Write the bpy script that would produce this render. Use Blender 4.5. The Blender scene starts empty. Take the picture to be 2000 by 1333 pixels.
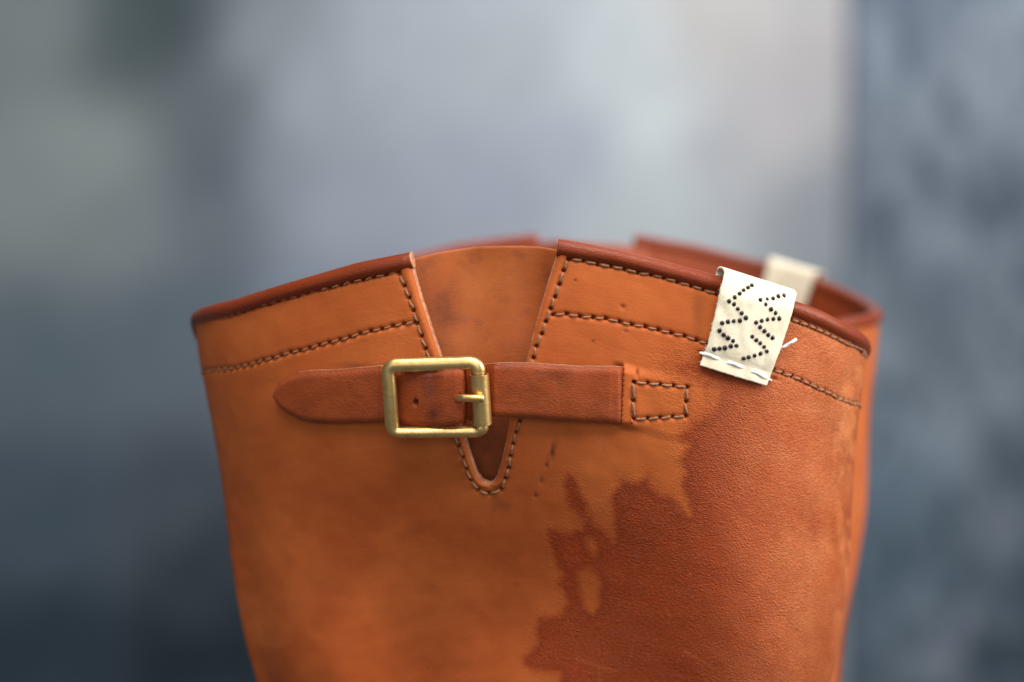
import bpy, math, random
import numpy as np
from mathutils import Vector, Matrix

random.seed(7)
rng = np.random.default_rng(7)
scene = bpy.context.scene
COL = scene.collection

# ------------------------------------------------------------------ camera
D = 0.62                      # lens to the lateral side of the front boot
ZC = 0.300                    # eye height above the boot soles
LENS = 36.0 * D / 0.26
HOR = 414.0                   # picture row of the horizon
PITCH = math.atan((666.5 - HOR) / 2000 * 36 / LENS)
CAM = np.array([0.0, -D, ZC])
FWD = np.array([0.0, math.cos(PITCH), -math.sin(PITCH)])
UPV = np.array([0.0, math.sin(PITCH), math.cos(PITCH)])
K = LENS / 36 * 2000
cam_data = bpy.data.cameras.new("camera")
cam = bpy.data.objects.new("camera", cam_data)
COL.objects.link(cam)
cam.location = CAM
cam.rotation_euler = (math.pi / 2 - PITCH, 0, 0)
cam_data.lens = LENS
cam_data.sensor_width = 36
cam_data.clip_start = 0.01
cam_data.clip_end = 50
cam_data.dof.use_dof = True
cam_data.dof.focus_distance = 0.619
cam_data.dof.aperture_fstop = 6.3
scene.camera = cam

# ------------------------------------------------------------------ world, lamps, exposure
world = bpy.data.worlds.new("World")
scene.world = world
world.use_nodes = True
bg = world.node_tree.nodes["Background"]
bg.inputs[0].default_value = (0.80, 0.86, 0.95, 1)
bg.inputs[1].default_value = 0.16


def area(name, loc, target, size, size_y, power, color):
    l = bpy.data.lights.new(name, 'AREA')
    l.shape = 'RECTANGLE'
    l.size = size
    l.size_y = size_y
    l.energy = power
    l.color = color
    o = bpy.data.objects.new(name, l)
    COL.objects.link(o)
    o.location = loc
    o.rotation_euler = (Vector(target) - Vector(loc)).to_track_quat('-Z', 'Y').to_euler()
    return o


area("window_light", (1.10, -0.22, 0.68), (0.02, 0.05, 0.23), 0.8, 0.9, 24, (1.0, 0.95, 0.90))
area("overhead_light", (0.05, -0.50, 1.15), (0, 0.05, 0.25), 0.9, 0.6, 19, (1.0, 0.965, 0.93))
area("added_fill_light", (-0.25, -1.35, 0.60), (0.0, 0.0, 0.25), 1.3, 0.8, 6.5, (1.0, 0.96, 0.91))  # added lamp behind the camera for front fill and brass reflections
area("wall_light", (0.30, 1.35, 1.55), (0.10, 2.05, 0.62), 0.7, 0.3, 20, (0.96, 0.985, 1.0))
scene.view_settings.view_transform = 'Standard'
scene.view_settings.look = 'None'
scene.view_settings.exposure = 0
scene.view_settings.gamma = 1
scene.render.engine = 'CYCLES'
scene.render.resolution_x = 1024
scene.render.resolution_y = 682


# ------------------------------------------------------------------ small helpers
def tag(o, label=None, cat=None, group=None, kind=None):
    if label: o['label'] = label
    if cat: o['category'] = cat
    if group: o['group'] = group
    if kind: o['kind'] = kind
    return o


def mesh_from(name, V, F, uv=None, attrs=None, smooth=True, mats=(), fmat=None):
    """V (n,3), F list/array of quads/tris -> mesh."""
    me = bpy.data.meshes.new(name)
    V = np.asarray(V, dtype=np.float32)
    if isinstance(F, np.ndarray):
        n = F.shape[1]
        me.vertices.add(len(V))
        me.vertices.foreach_set('co', V.ravel())
        me.loops.add(F.size)
        me.loops.foreach_set('vertex_index', F.ravel().astype(np.int32))
        me.polygons.add(len(F))
        me.polygons.foreach_set('loop_start', np.arange(0, F.size, n, dtype=np.int32))
        me.update(calc_edges=True)
    else:
        me.from_pydata([tuple(v) for v in V], [], [tuple(int(i) for i in f) for f in F])
        me.update()
    me.polygons.foreach_set('use_smooth', np.full(len(me.polygons), smooth))
    if uv is not None:
        idx = np.empty(len(me.loops), dtype=np.int32)
        me.loops.foreach_get('vertex_index', idx)
        l = me.uv_layers.new(name='UVMap')
        l.data.foreach_set('uv', np.asarray(uv, dtype=np.float32)[idx].ravel())
    if attrs:
        for k, a in attrs.items():
            at = me.attributes.new(k, 'FLOAT', 'POINT')
            at.data.foreach_set('value', np.asarray(a, dtype=np.float32))
    for m in mats: me.materials.append(m)
    if fmat is not None:
        me.polygons.foreach_set('material_index', np.asarray(fmat, dtype=np.int32))
    me.validate()
    return me


def link(name, me, parent=None):
    o = bpy.data.objects.new(name, me)
    COL.objects.link(o)
    if parent is not None: o.parent = parent
    return o


def grid_faces(nr, nc, off=0, closed=False):
    i = np.arange(nr - 1)[:, None]
    j = np.arange(nc if closed else nc - 1)[None, :]
    j2 = (j + 1) % nc
    a = i * nc + j; b = i * nc + j2; c = (i + 1) * nc + j2; d = (i + 1) * nc + j
    return np.stack([a, b, c, d], -1).reshape(-1, 4) + off


def smoothstep(a, b, x):
    t = np.clip((x - a) / (b - a), 0, 1)
    return t * t * (3 - 2 * t)


def vnoise(x, y, seed=0):
    """value noise on a lattice of 1 unit"""
    r = np.random.default_rng(seed).random((64, 64)) * 2 - 1
    xi = np.floor(x).astype(int); yi = np.floor(y).astype(int)
    fx = x - xi; fy = y - yi
    fx = fx * fx * (3 - 2 * fx); fy = fy * fy * (3 - 2 * fy)
    g = lambda a, b: r[a % 64, b % 64]
    return (g(xi, yi) * (1 - fx) + g(xi + 1, yi) * fx) * (1 - fy) + (g(xi, yi + 1) * (1 - fx) + g(xi + 1, yi + 1) * fx) * fy


def cloud(x, y, seed=0):
    """turned octaves of value noise, so that no lattice shows"""
    out = 0; a = 1.0; tot = 0
    for k in range(5):
        t = 0.6 + 1.1 * k; c, s_ = math.cos(t), math.sin(t); f = 1.93 ** k
        wx = 0.35 * vnoise(x * f * 0.7 + 9, y * f * 0.7, seed + 40 + k); wy = 0.35 * vnoise(x * f * 0.7, y * f * 0.7 + 5, seed + 60 + k)
        out = out + a * vnoise((c * x - s_ * y) * f + wx + 7 * k, (s_ * x + c * y) * f + wy + 3 * k, seed + k); tot += a; a *= 0.55
    return out / tot * 1.5


# ------------------------------------------------------------------ the photograph's geometry
def project(P):
    v = P - CAM
    f = v @ FWD
    return np.stack([1000 + v[..., 0] / f * K, 666.5 - (v @ UPV) / f * K], -1)


# superellipse ring sampled by arc length; s=0 left end, .25 lateral middle, .5 right end, .75 medial middle
NEXP = 2.25
_th = np.linspace(math.pi, 3 * math.pi, 4001)
_c = np.sign(np.cos(_th)) * np.abs(np.cos(_th)) ** (2 / NEXP)
_s = np.sign(np.sin(_th)) * np.abs(np.sin(_th)) ** (2 / NEXP)
_l = np.concatenate([[0], np.cumsum(np.hypot(np.diff(_c) * 0.092, np.diff(_s) * 0.055))])
PERIM = _l[-1]
_l = _l / _l[-1]
CY = 0.055                    # centre of the front boot behind the focus plane
ZK = np.array([0.06, 0.12, 0.165, 0.18, 0.20, 0.22, 0.24, 0.262, 0.275, 0.31])
XL = np.interp(ZK, [0.06, 0.18, 0.262], [-0.066, -0.070, -0.088])
XR = np.interp(ZK, [0.06, 0.18, 0.262], [0.080, 0.088, 0.097])
ZB = 0.07


def cubic(xk, yk, x):
    """Catmull-Rom style smooth interpolation"""
    xk = np.asarray(xk, float); yk = np.asarray(yk, float)
    m = np.gradient(yk, xk)
    x = np.clip(x, xk[0], xk[-1])
    i = np.clip(np.searchsorted(xk, x) - 1, 0, len(xk) - 2)
    h = xk[i + 1] - xk[i]; t = (x - xk[i]) / h
    return ((2 * t**3 - 3 * t**2 + 1) * yk[i] + (t**3 - 2 * t**2 + t) * h * m[i]
            + (-2 * t**3 + 3 * t**2) * yk[i + 1] + (t**3 - t**2) * h * m[i + 1])


def gauss(x, z, x0, z0, sx, sz):
    return np.exp(-((x - x0) / sx) ** 2 - ((z - z0) / sz) ** 2)


def base(s, z):
    """local boot surface, lateral side towards -y"""
    s = np.asarray(s, float); z = np.asarray(z, float)
    s, z = np.broadcast_arrays(s, z)
    sm = np.mod(s, 1.0)
    C = np.interp(sm, _l, _c); S = np.interp(sm, _l, _s)
    xl = cubic(ZK, XL, z); xr = cubic(ZK, XR, z)
    cx = (xl + xr) / 2; a = (xr - xl) / 2
    b = cubic([0.06, 0.14, 0.20, 0.25, 0.31], [0.043, 0.0475, 0.0525, 0.0548, 0.0556], z)
    x = cx + a * C
    y = b * S
    w = smoothstep(0.0, 0.5, -S)
    d = 0.0100 * gauss(x, z, -0.004, 0.196, 0.042, 0.036)
    d -= 0.0050 * gauss(x, z, 0.060, 0.195, 0.026, 0.050)
    d -= 0.0065 * gauss(x, z, -0.050, 0.170, 0.017, 0.024)
    d += 0.0050 * gauss(x, z, -0.028, 0.168, 0.013, 0.026)
    d += 0.0010 * gauss(x, z, -0.055, 0.222, 0.020, 0.012)
    lean = 0.14 * (np.sqrt((0.262 - z) ** 2 + 0.016 ** 2) + (0.262 - z)) / 2 * (1 - 0.75 * smoothstep(0.02, 0.075, x)) * w
    y = y + d * w + lean - 0.085 * x
    return np.stack([x, y + CY, z], -1)


# fit the outline to the photographed silhouette
TL = np.array([(378, 600), (379, 640), (396, 735), (411, 810), (427, 900), (441, 1000), (452, 1100), (472, 1220), (500, 1333), (530, 1420), (560, 1700)], float)
TR = np.array([(1693, 600), (1692, 690), (1682, 780), (1674, 850), (1667, 950), (1661, 1050), (1655, 1150), (1640, 1250), (1619, 1333), (1600, 1420), (1580, 1700)], float)
sl = np.concatenate([np.linspace(-0.1, 0.1, 81)]); sr = np.linspace(0.4, 0.6, 81)
for it in range(8):
    for k, zk in enumerate(ZK):
        p = project(base(sl, np.full(81, zk))); i = p[:, 0].argmin()
        XL[k] += (np.interp(p[i, 1], TL[:, 1], TL[:, 0]) - p[i, 0]) / K * 0.68
        p = project(base(sr, np.full(81, zk))); i = p[:, 0].argmax()
        XR[k] += (np.interp(p[i, 1], TR[:, 1], TR[:, 0]) - p[i, 0]) / K * 0.68


def normal(s, z):
    e = 1e-3
    ds = base(s + e, z) - base(s - e, z)
    dz = base(s, z + e) - base(s, z - e)
    n = np.cross(ds, dz)
    return n / np.linalg.norm(n, axis=-1, keepdims=True)


def off(s, z, h):
    return base(s, z) + normal(s, z) * np.asarray(h)[..., None]


# picture -> surface (s, z) at height h above the leather
_gs = np.linspace(-0.01, 0.51, 79); _gz = np.linspace(0.10, 0.31, 54)
_GS, _GZ = np.meshgrid(_gs, _gz)
_GP = project(base(_GS, _GZ)).reshape(-1, 2)


def inv(pts, h=0.0):
    pts = np.asarray(pts, float).reshape(-1, 2)
    h = np.broadcast_to(np.asarray(h, float), (len(pts),))
    i = ((_GP[None] - pts[:, None]) ** 2).sum(-1).argmin(1)
    s = _GS.ravel()[i].copy(); z = _GZ.ravel()[i].copy()
    for _ in range(12):
        p = project(off(s, z, h)); e = 2e-4
        ps = (project(off(s + e, z, h)) - p) / e
        pz = (project(off(s, z + e, h)) - p) / e
        r = pts - p
        det = ps[:, 0] * pz[:, 1] - ps[:, 1] * pz[:, 0]
        det = np.where(np.abs(det) < 1e4, 1e4 * np.sign(det + 1e-9), det)
        s = s + np.clip((r[:, 0] * pz[:, 1] - r[:, 1] * pz[:, 0]) / det, -.01, .01)
        z = z + np.clip((ps[:, 0] * r[:, 1] - ps[:, 1] * r[:, 0]) / det, -.01, .01)
        s = np.clip(s, -0.01, 0.51)
    return s, z


# rim of the front boot
rim_px = [(378, 627), (460, 601), (600, 558), (700, 530), (800, 510), (900, 487), (1000, 479), (1098, 485), (1200, 503),
          (1300, 528), (1400, 555), (1500, 586), (1600, 622), (1650, 648), (1680, 674)]
rs, rz = inv(rim_px)
rs[0] = max(rs[0], 0.004)
med_s = np.array([0.503, 0.56, 0.65, 0.75, 0.85, 0.94, 0.99])
med_z = np.array([0.2605, 0.2600, 0.2595, 0.2595, 0.2600, 0.2615, 0.264])
_ks = np.concatenate([rs, med_s]); _kz = np.concatenate([rz, med_z])
_o = np.argsort(_ks); _ks = _ks[_o]; _kz = _kz[_o]
_fs = np.linspace(0, 1, 2001)


def smooth_table(ks, kz):
    k3 = np.concatenate([ks - 1, ks, ks + 1]); z3 = np.concatenate([kz, kz, kz])
    f = np.interp(np.linspace(-1, 2, 6001), k3, z3)
    g = np.exp(-np.linspace(-2.5, 2.5, 41) ** 2); g /= g.sum()
    f = np.convolve(f, g, 'same')
    return f[2000:4001]


RIM_FRONT = smooth_table(_ks, _kz)


def rim_front(s):
    return np.interp(np.mod(s, 1.0), _fs, RIM_FRONT)


class Boot:
    def __init__(self, rim, place):
        self.rim = rim; self.place = place

    def S(self, s, q, h=0.0):
        s = np.asarray(s, float); q = np.asarray(q, float)
        s, q, h = np.broadcast_arrays(s, q, np.asarray(h, float))
        return self.place(off(s, self.rim(s) + q, h))


front = Boot(rim_front, lambda P: P)
# the second boot: mirrored partner, standing behind and a little to the right
SHX = 0.0328; REAR_CY = 0.185


def place_rear(P):
    Q = P.copy()
    Q[..., 1] = REAR_CY - (P[..., 1] - CY)
    Q[..., 0] = (P[..., 0] + 0.006) * 0.925 - 0.006 + SHX
    return Q


rr_px = np.array([(560, 610), (700, 548), (810, 508), (900, 487), (1050, 469), (1150, 468), (1250, 472), (1350, 489), (1480, 521), (1610, 560), (1680, 590), (1708, 606), (1760, 640)], float)
ss = np.linspace(0.0, 0.5, 101); zz = np.full(101, 0.27)
for _ in range(6):
    P = place_rear(base(ss, zz)); p = project(P)
    ty = np.interp(p[:, 0], rr_px[:, 0], rr_px[:, 1])
    f = (P - CAM) @ FWD
    zz = zz + (p[:, 1] - ty) / K * f
RIM_REAR = smooth_table(np.concatenate([ss[1:-1], [0.52, 0.56, 0.65, 0.75, 0.85, 0.94]]),
                        np.concatenate([zz[1:-1], [0.2655, 0.2645, 0.262, 0.260, 0.260, 0.258]]))
rear = Boot(lambda s: np.interp(np.mod(s, 1.0), _fs, RIM_REAR), place_rear)


def sq(pts, h=0.0):
    """picture points on the front boot -> pattern coordinates (s, q below rim)"""
    s, z = inv(pts, h)
    return s, z - rim_front(s)


# notch edges in pattern coordinates
NL = [(799, 490), (800, 508), (815, 565), (835, 628), (856, 690), (880, 765), (901, 840), (917, 895), (930, 930), (940, 943), (950, 948.5), (957, 950)]
NR = [(1092, 480), (1089, 498), (1070, 557), (1050, 627), (1030, 705), (1012, 770), (997, 825), (989, 867), (980, 908), (972, 934), (965, 945), (957, 950)]
nls, nlq = sq(NL); nrs, nrq = sq(NR)
nls[-1] = nrs[-1] = sc = 0.5 * (nls[-1] + nrs[-1])
QV = 0.5 * (nlq[-1] + nrq[-1]); nlq[-1] = nrq[-1] = QV


def notch(q, left):
    a, b = (nls, nlq) if left else (nrs, nrq)
    o = np.argsort(b)
    return np.where(q <= QV, sc, np.interp(q, b[o], a[o]))


T = 0.0023                    # leather thickness
PUN = PERIM                   # metres round the loop for the grain


# ------------------------------------------------------------------ materials
def new_mat(name):
    m = bpy.data.materials.new(name)
    m.use_nodes = True
    nt = m.node_tree
    for n in list(nt.nodes): nt.nodes.remove(n)
    out = nt.nodes.new('ShaderNodeOutputMaterial')
    bs = nt.nodes.new('ShaderNodeBsdfPrincipled')
    nt.links.new(bs.outputs[0], out.inputs[0])
    return m, nt, bs


class NB:
    def __init__(self, nt): self.nt = nt

    def n(self, typ, **kw):
        x = self.nt.nodes.new(typ)
        for k, v in kw.items(): setattr(x, k, v)
        return x

    def set(self, sock, v):
        if hasattr(v, 'links') and hasattr(v, 'node'): self.nt.links.new(v, sock)
        else: sock.default_value = v

    def math(self, op, a, b=0.0, c=0.0, clamp=False):
        x = self.n('ShaderNodeMath', operation=op, use_clamp=clamp)
        self.set(x.inputs[0], a); self.set(x.inputs[1], b)
        if len(x.inputs) > 2: self.set(x.inputs[2], c)
        return x.outputs[0]

    def noise(self, vec, scale, detail=3, rough=0.55, dist=0.0, out=0):
        x = self.n('ShaderNodeTexNoise')
        self.set(x.inputs['Vector'], vec)
        x.inputs['Scale'].default_value = scale; x.inputs['Detail'].default_value = detail
        x.inputs['Roughness'].default_value = rough; x.inputs['Distortion'].default_value = dist
        return x.outputs[out]

    def voronoi(self, vec, scale, feature='F1', out='Distance', rnd=1.0):
        x = self.n('ShaderNodeTexVoronoi', feature=feature)
        self.set(x.inputs['Vector'], vec)
        x.inputs['Scale'].default_value = scale
        x.inputs['Randomness'].default_value = rnd
        return x.outputs[out]

    def mapping(self, vec, scale=(1, 1, 1), rot=(0, 0, 0), loc=(0, 0, 0)):
        x = self.n('ShaderNodeMapping')
        self.set(x.inputs['Vector'], vec)
        x.inputs['Scale'].default_value = scale; x.inputs['Rotation'].default_value = rot
        x.inputs['Location'].default_value = loc
        return x.outputs[0]

    def ramp(self, fac, stops, interp='LINEAR'):
        x = self.n('ShaderNodeValToRGB')
        self.set(x.inputs[0], fac)
        cr = x.color_ramp; cr.interpolation = interp
        while len(cr.elements) < len(stops): cr.elements.new(0.5)
        for e, (p, c) in zip(cr.elements, stops):
            e.position = p
            e.color = (*c, 1) if len(c) == 3 else c
        return x.outputs[0]

    def mix(self, fac, a, b, blend='MIX'):
        x = self.n('ShaderNodeMix', data_type='RGBA', blend_type=blend)
        self.set(x.inputs[0], fac)
        self.set(x.inputs[6], (*a, 1) if isinstance(a, tuple) and len(a) == 3 else a)
        self.set(x.inputs[7], (*b, 1) if isinstance(b, tuple) and len(b) == 3 else b)
        return x.outputs[2]

    def maprange(self, v, a, b, c=0.0, d=1.0, smooth=False):
        x = self.n('ShaderNodeMapRange', interpolation_type='SMOOTHSTEP' if smooth else 'LINEAR')
        self.set(x.inputs[0], v)
        for i, k in enumerate((a, b, c, d)): self.set(x.inputs[i + 1], k)
        return x.outputs[0]

    def bump(self, height, strength, dist, normal=None):
        x = self.n('ShaderNodeBump')
        self.set(x.inputs['Height'], height)
        self.set(x.inputs['Strength'], strength); x.inputs['Distance'].default_value = dist
        if normal is not None: self.set(x.inputs['Normal'], normal)
        return x.outputs[0]

    def attr(self, name):
        x = self.n('ShaderNodeAttribute'); x.attribute_name = name
        return x.outputs['Fac']

    def uv(self):
        return self.n('ShaderNodeUVMap').outputs[0]

    def obj(self):
        return self.n('ShaderNodeTexCoord').outputs['Object']


def leather(name, light, dark, use_stain=False, gloss=0.5, grain=1.0, mott=1.0, spec=0.4, smudge=0.0, strap_dirt=False):
    m, nt, bs = new_mat(name)
    b = NB(nt)
    uv = b.uv()                       # metres on the leather
    big = b.noise(uv, 22, 4, 0.55)
    mid = b.noise(b.mapping(uv, (1, 1, 1), loc=(3.1, 1.7, 0)), 75, 4, 0.6)
    fine = b.noise(b.mapping(uv, (1, 1.3, 1), loc=(1.1, 4.7, 0)), 1500, 3, 0.6)
    lt = b.mix(b.maprange(mid, 0.32, 0.68, 0, 0.62 * mott), light, tuple(c * k for c, k in zip(light, (0.70, 0.56, 0.46))))
    lt = b.mix(b.maprange(big, 0.40, 0.70, 0, 0.55 * mott), lt, tuple(c * k for c, k in zip(light, (0.66, 0.46, 0.36))))
    lt = b.mix(b.maprange(b.noise(b.mapping(uv, loc=(5.3, 8.1, 0)), 38, 5, 0.6), 0.5, 0.75, 0, 0.22 * mott), lt, tuple(c * k for c, k in zip(light, (0.60, 0.44, 0.38))))
    lt = b.mix(b.maprange(fine, 0.3, 0.7, 0.0, 0.22), lt, tuple(c * 0.62 for c in light))
    dk = b.mix(b.maprange(big, 0.35, 0.68, 0, 0.8), dark, tuple(c * k for c, k in zip(dark, (1.45, 1.35, 1.0))))
    dk = b.mix(b.maprange(mid, 0.35, 0.7, 0, 0.4), dk, tuple(c * k for c, k in zip(dark, (0.8, 0.72, 0.7))))
    if use_stain:
        lt = b.mix(b.attr('lower_tone'), lt, (0.31, 0.063, 0.013))
        sd = b.attr('stain')          # distance to the edge of the oiled patch, millimetres
        wob = b.math('SUBTRACT', b.noise(uv, 330, 4, 0.65), 0.5)
        e = b.math('ADD', sd, b.math('MULTIPLY', wob, 3.0))
        st = b.maprange(e, -1.3, 1.7, 0, 1, True)
        st = b.math('MULTIPLY', st, b.maprange(mid, 0.2, 0.8, 1.0, 0.78))
        rim = b.math('SUBTRACT', 1.0, b.math('MINIMUM', b.math('DIVIDE', b.math('ABSOLUTE', b.math('SUBTRACT', e, 1.2)), 1.8), 1.0), clamp=True)
        col = b.mix(st, lt, dk)
        col = b.mix(b.math('MULTIPLY', b.math('MULTIPLY', rim, st), 0.35), col, tuple(c * 0.62 for c in dark))
        # rubbed finish and scratches, plus the lit right side painted lighter
        wr = b.attr('wear_and_light')
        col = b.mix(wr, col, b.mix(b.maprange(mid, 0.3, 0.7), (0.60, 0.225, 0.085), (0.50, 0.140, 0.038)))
        gr = b.math('MULTIPLY', b.maprange(sd, -3.5, 2.5, 0.14, 1.0), grain)
        dirt = b.attr('dirt')
        col = b.mix(dirt, col, (0.085, 0.03, 0.018))
    else:
        col = b.mix(b.maprange(big, 0.35, 0.65), lt, dk)
        gr = grain
        if smudge:
            sm = b.noise(b.mapping(uv, (1, 1, 1), loc=(7.7, 2.2, 0)), 45, 4, 0.6)
            col = b.mix(b.maprange(sm, 0.52, 0.75, 0, smudge), col, (0.10, 0.035, 0.018))
    if strap_dirt: col = b.mix(b.attr('dirt'), col, (0.045, 0.016, 0.014))
    # tiny scars and specks
    sp = b.voronoi(b.mapping(uv, (1, 1, 1), loc=(0.3, 0.9, 0)), 95)
    col = b.mix(b.maprange(sp, 0.030, 0.07, 0.25, 0.0), col, tuple(c * 0.35 for c in dark))
    nt.links.new(col, bs.inputs['Base Color'])
    warp = b.n('ShaderNodeVectorMath', operation='ADD')
    nz = b.noise(uv, 260, 2, 0.5, out=1)
    sc_ = b.n('ShaderNodeVectorMath', operation='SCALE'); nt.links.new(nz, sc_.inputs[0]); sc_.inputs['Scale'].default_value = 0.0022
    nt.links.new(b.mapping(uv, (0.85, 1.9, 1), rot=(0, 0, 0.12)), warp.inputs[0]); nt.links.new(sc_.outputs[0], warp.inputs[1])
    cell = b.voronoi(warp.outputs[0], 960, 'DISTANCE_TO_EDGE')
    cell = b.maprange(cell, 0.0, 0.30, 0, 1, True)
    cell2 = b.noise(warp.outputs[0], 820, 4, 0.6, 0.6)
    hgt = b.math('ADD', b.math('MULTIPLY', cell, 0.8), b.math('MULTIPLY', cell2, 0.9))
    n1 = b.bump(hgt, b.math('MULTIPLY', gr, 0.60), 0.00020) if not isinstance(gr, float) else b.bump(hgt, gr * 0.62, 0.00022)
    n2 = b.bump(b.noise(uv, 120, 4, 0.6), 0.22, 0.0005, n1)
    # long faint creases
    cr = b.noise(b.mapping(uv, (0.5, 3.0, 1), rot=(0, 0, -0.25)), 60, 4, 0.6, 0.6)
    n3 = b.bump(b.math('ABSOLUTE', b.math('SUBTRACT', cr, 0.5)), 0.14, 0.0009, n2)
    nt.links.new(n3, bs.inputs['Normal'])
    r = b.maprange(b.noise(uv, 200, 4, 0.6), 0.3, 0.7, gloss - 0.07, gloss + 0.09)
    if use_stain: r = b.math('ADD', r, b.maprange(st, 0, 1, 0.14, -0.04))
    nt.links.new(r, bs.inputs['Roughness'])
    bs.inputs['Specular IOR Level'].default_value = spec
    return m


M_SHAFT = leather('vegetable_tanned_leather', (0.505, 0.132, 0.031), (0.210, 0.0305, 0.0062), True, 0.50, 1.35, spec=0.17)
M_SHAFT2 = leather('tanned_leather_plain', (0.46, 0.130, 0.036), (0.40, 0.10, 0.026), False, 0.52, 0.8, spec=0.25)
M_BIND = leather('binding_leather', (0.23, 0.040, 0.009), (0.15, 0.024, 0.006), False, 0.38, 0.45, 1.0, 0.26)
M_GUSSET = leather('gusset_leather', (0.42, 0.115, 0.027), (0.25, 0.058, 0.013), False, 0.6, 0.25, 1.0, 0.2, smudge=0.4, strap_dirt=True)
M_LINING = leather('lining_leather', (0.30, 0.058, 0.014), (0.22, 0.040, 0.010), False, 0.5, 0.4)
M_STRAP = leather('strap_leather', (0.33, 0.073, 0.018), (0.24, 0.046, 0.011), False, 0.52, 0.42, 1.1, 0.25, smudge=0.2, strap_dirt=True)


def make_edge_mat():
    m, nt, bs = new_mat('cut_leather_edge')
    b = NB(nt); o = b.obj()
    f = b.noise(b.mapping(o, (1, 1, 0.4)), 900, 4, 0.6)
    nt.links.new(b.ramp(f, [(0.25, (0.22, 0.075, 0.035)), (0.6, (0.46, 0.20, 0.10)), (0.85, (0.60, 0.34, 0.20))]), bs.inputs['Base Color'])
    nt.links.new(b.bump(f, 0.6, 0.0004), bs.inputs['Normal'])
    bs.inputs['Roughness'].default_value = 0.62
    return m


def make_brass():
    m, nt, bs = new_mat('aged_brass')
    b = NB(nt); o = b.obj()
    f = b.noise(o, 420, 5, 0.65); g = b.noise(o, 2600, 3, 0.6); l = b.noise(b.mapping(o, (1, 1, 0.15)), 1800, 2, 0.5)
    col = b.ramp(f, [(0.25, (0.46, 0.28, 0.085)), (0.5, (0.76, 0.52, 0.20)), (0.8, (0.84, 0.63, 0.29))])
    nt.links.new(col, bs.inputs['Base Color'])
    bs.inputs['Metallic'].default_value = 1.0
    nt.links.new(b.maprange(f, 0.2, 0.8, 0.48, 0.32), bs.inputs['Roughness'])
    n1 = b.bump(b.math('ADD', g, b.math('MULTIPLY', l, 0.6)), 0.22, 0.00006)
    n1 = b.bump(b.noise(o, 260, 3, 0.5), 0.25, 0.0004, n1)
    nt.links.new(n1, bs.inputs['Normal'])
    return m


def make_thread(name, c1, c2, scale=2500):
    m, nt, bs = new_mat(name)
    b = NB(nt); o = b.obj()
    f = b.noise(b.mapping(o, (0.35, 1, 1)), scale, 3, 0.6)
    nt.links.new(b.ramp(f, [(0.3, c1), (0.7, c2)]), bs.inputs['Base Color'])
    nt.links.new(b.bump(f, 0.5, 0.0002), bs.inputs['Normal'])
    bs.inputs['Roughness'].default_value = 0.6
    bs.inputs['Specular IOR Level'].default_value = 0.25
    return m


def make_tag_mat():
    m, nt, bs = new_mat('cream_cotton_tape')
    b = NB(nt); uv = b.uv()
    w1 = b.n('ShaderNodeTexWave', wave_type='BANDS', bands_direction='X'); w1.inputs['Scale'].default_value = 900
    w2 = b.n('ShaderNodeTexWave', wave_type='BANDS', bands_direction='Y'); w2.inputs['Scale'].default_value = 900
    for w in (w1, w2):
        nt.links.new(uv, w.inputs['Vector']); w.inputs['Distortion'].default_value = 1.5; w.inputs['Detail'].default_value = 2
    h = b.math('MULTIPLY', w1.outputs['Fac'], w2.outputs['Fac'])
    sp = b.noise(uv, 160, 5, 0.65)
    col = b.ramp(sp, [(0.25, (0.58, 0.50, 0.34)), (0.55, (0.71, 0.645, 0.485)), (0.8, (0.76, 0.71, 0.57))])
    nt.links.new(col, bs.inputs['Base Color'])
    n1 = b.bump(h, 0.35, 0.00015)
    n1 = b.bump(b.noise(uv, 500, 4, 0.6), 0.35, 0.0003, n1)
    nt.links.new(n1, bs.inputs['Normal'])
    bs.inputs['Roughness'].default_value = 0.8
    bs.inputs['Sheen Weight'].default_value = 0.3
    return m


def plain(name, col, rough=0.5, metal=0.0, spec=0.5):
    m, nt, bs = new_mat(name)
    bs.inputs['Base Color'].default_value = (*col, 1)
    bs.inputs['Roughness'].default_value = rough
    bs.inputs['Metallic'].default_value = metal
    bs.inputs['Specular IOR Level'].default_value = spec
    return m


M_EDGE = make_edge_mat()
M_BRASS = make_brass()
M_THREAD = make_thread('waxed_brown_thread', (0.155, 0.058, 0.027), (0.36, 0.175, 0.092))
M_WHITE = make_thread('white_cotton_thread', (0.66, 0.64, 0.58), (0.88, 0.87, 0.83))
M_TAG = make_tag_mat()
M_DOT = plain('raised_dark_ink', (0.010, 0.005, 0.006), 0.22, 0.0, 0.5)
M_HOLE = plain('hole_shadow_leather', (0.06, 0.02, 0.01), 0.8)
M_MELT = plain('melted_thread_end', (0.35, 0.06, 0.02), 0.2)

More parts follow.
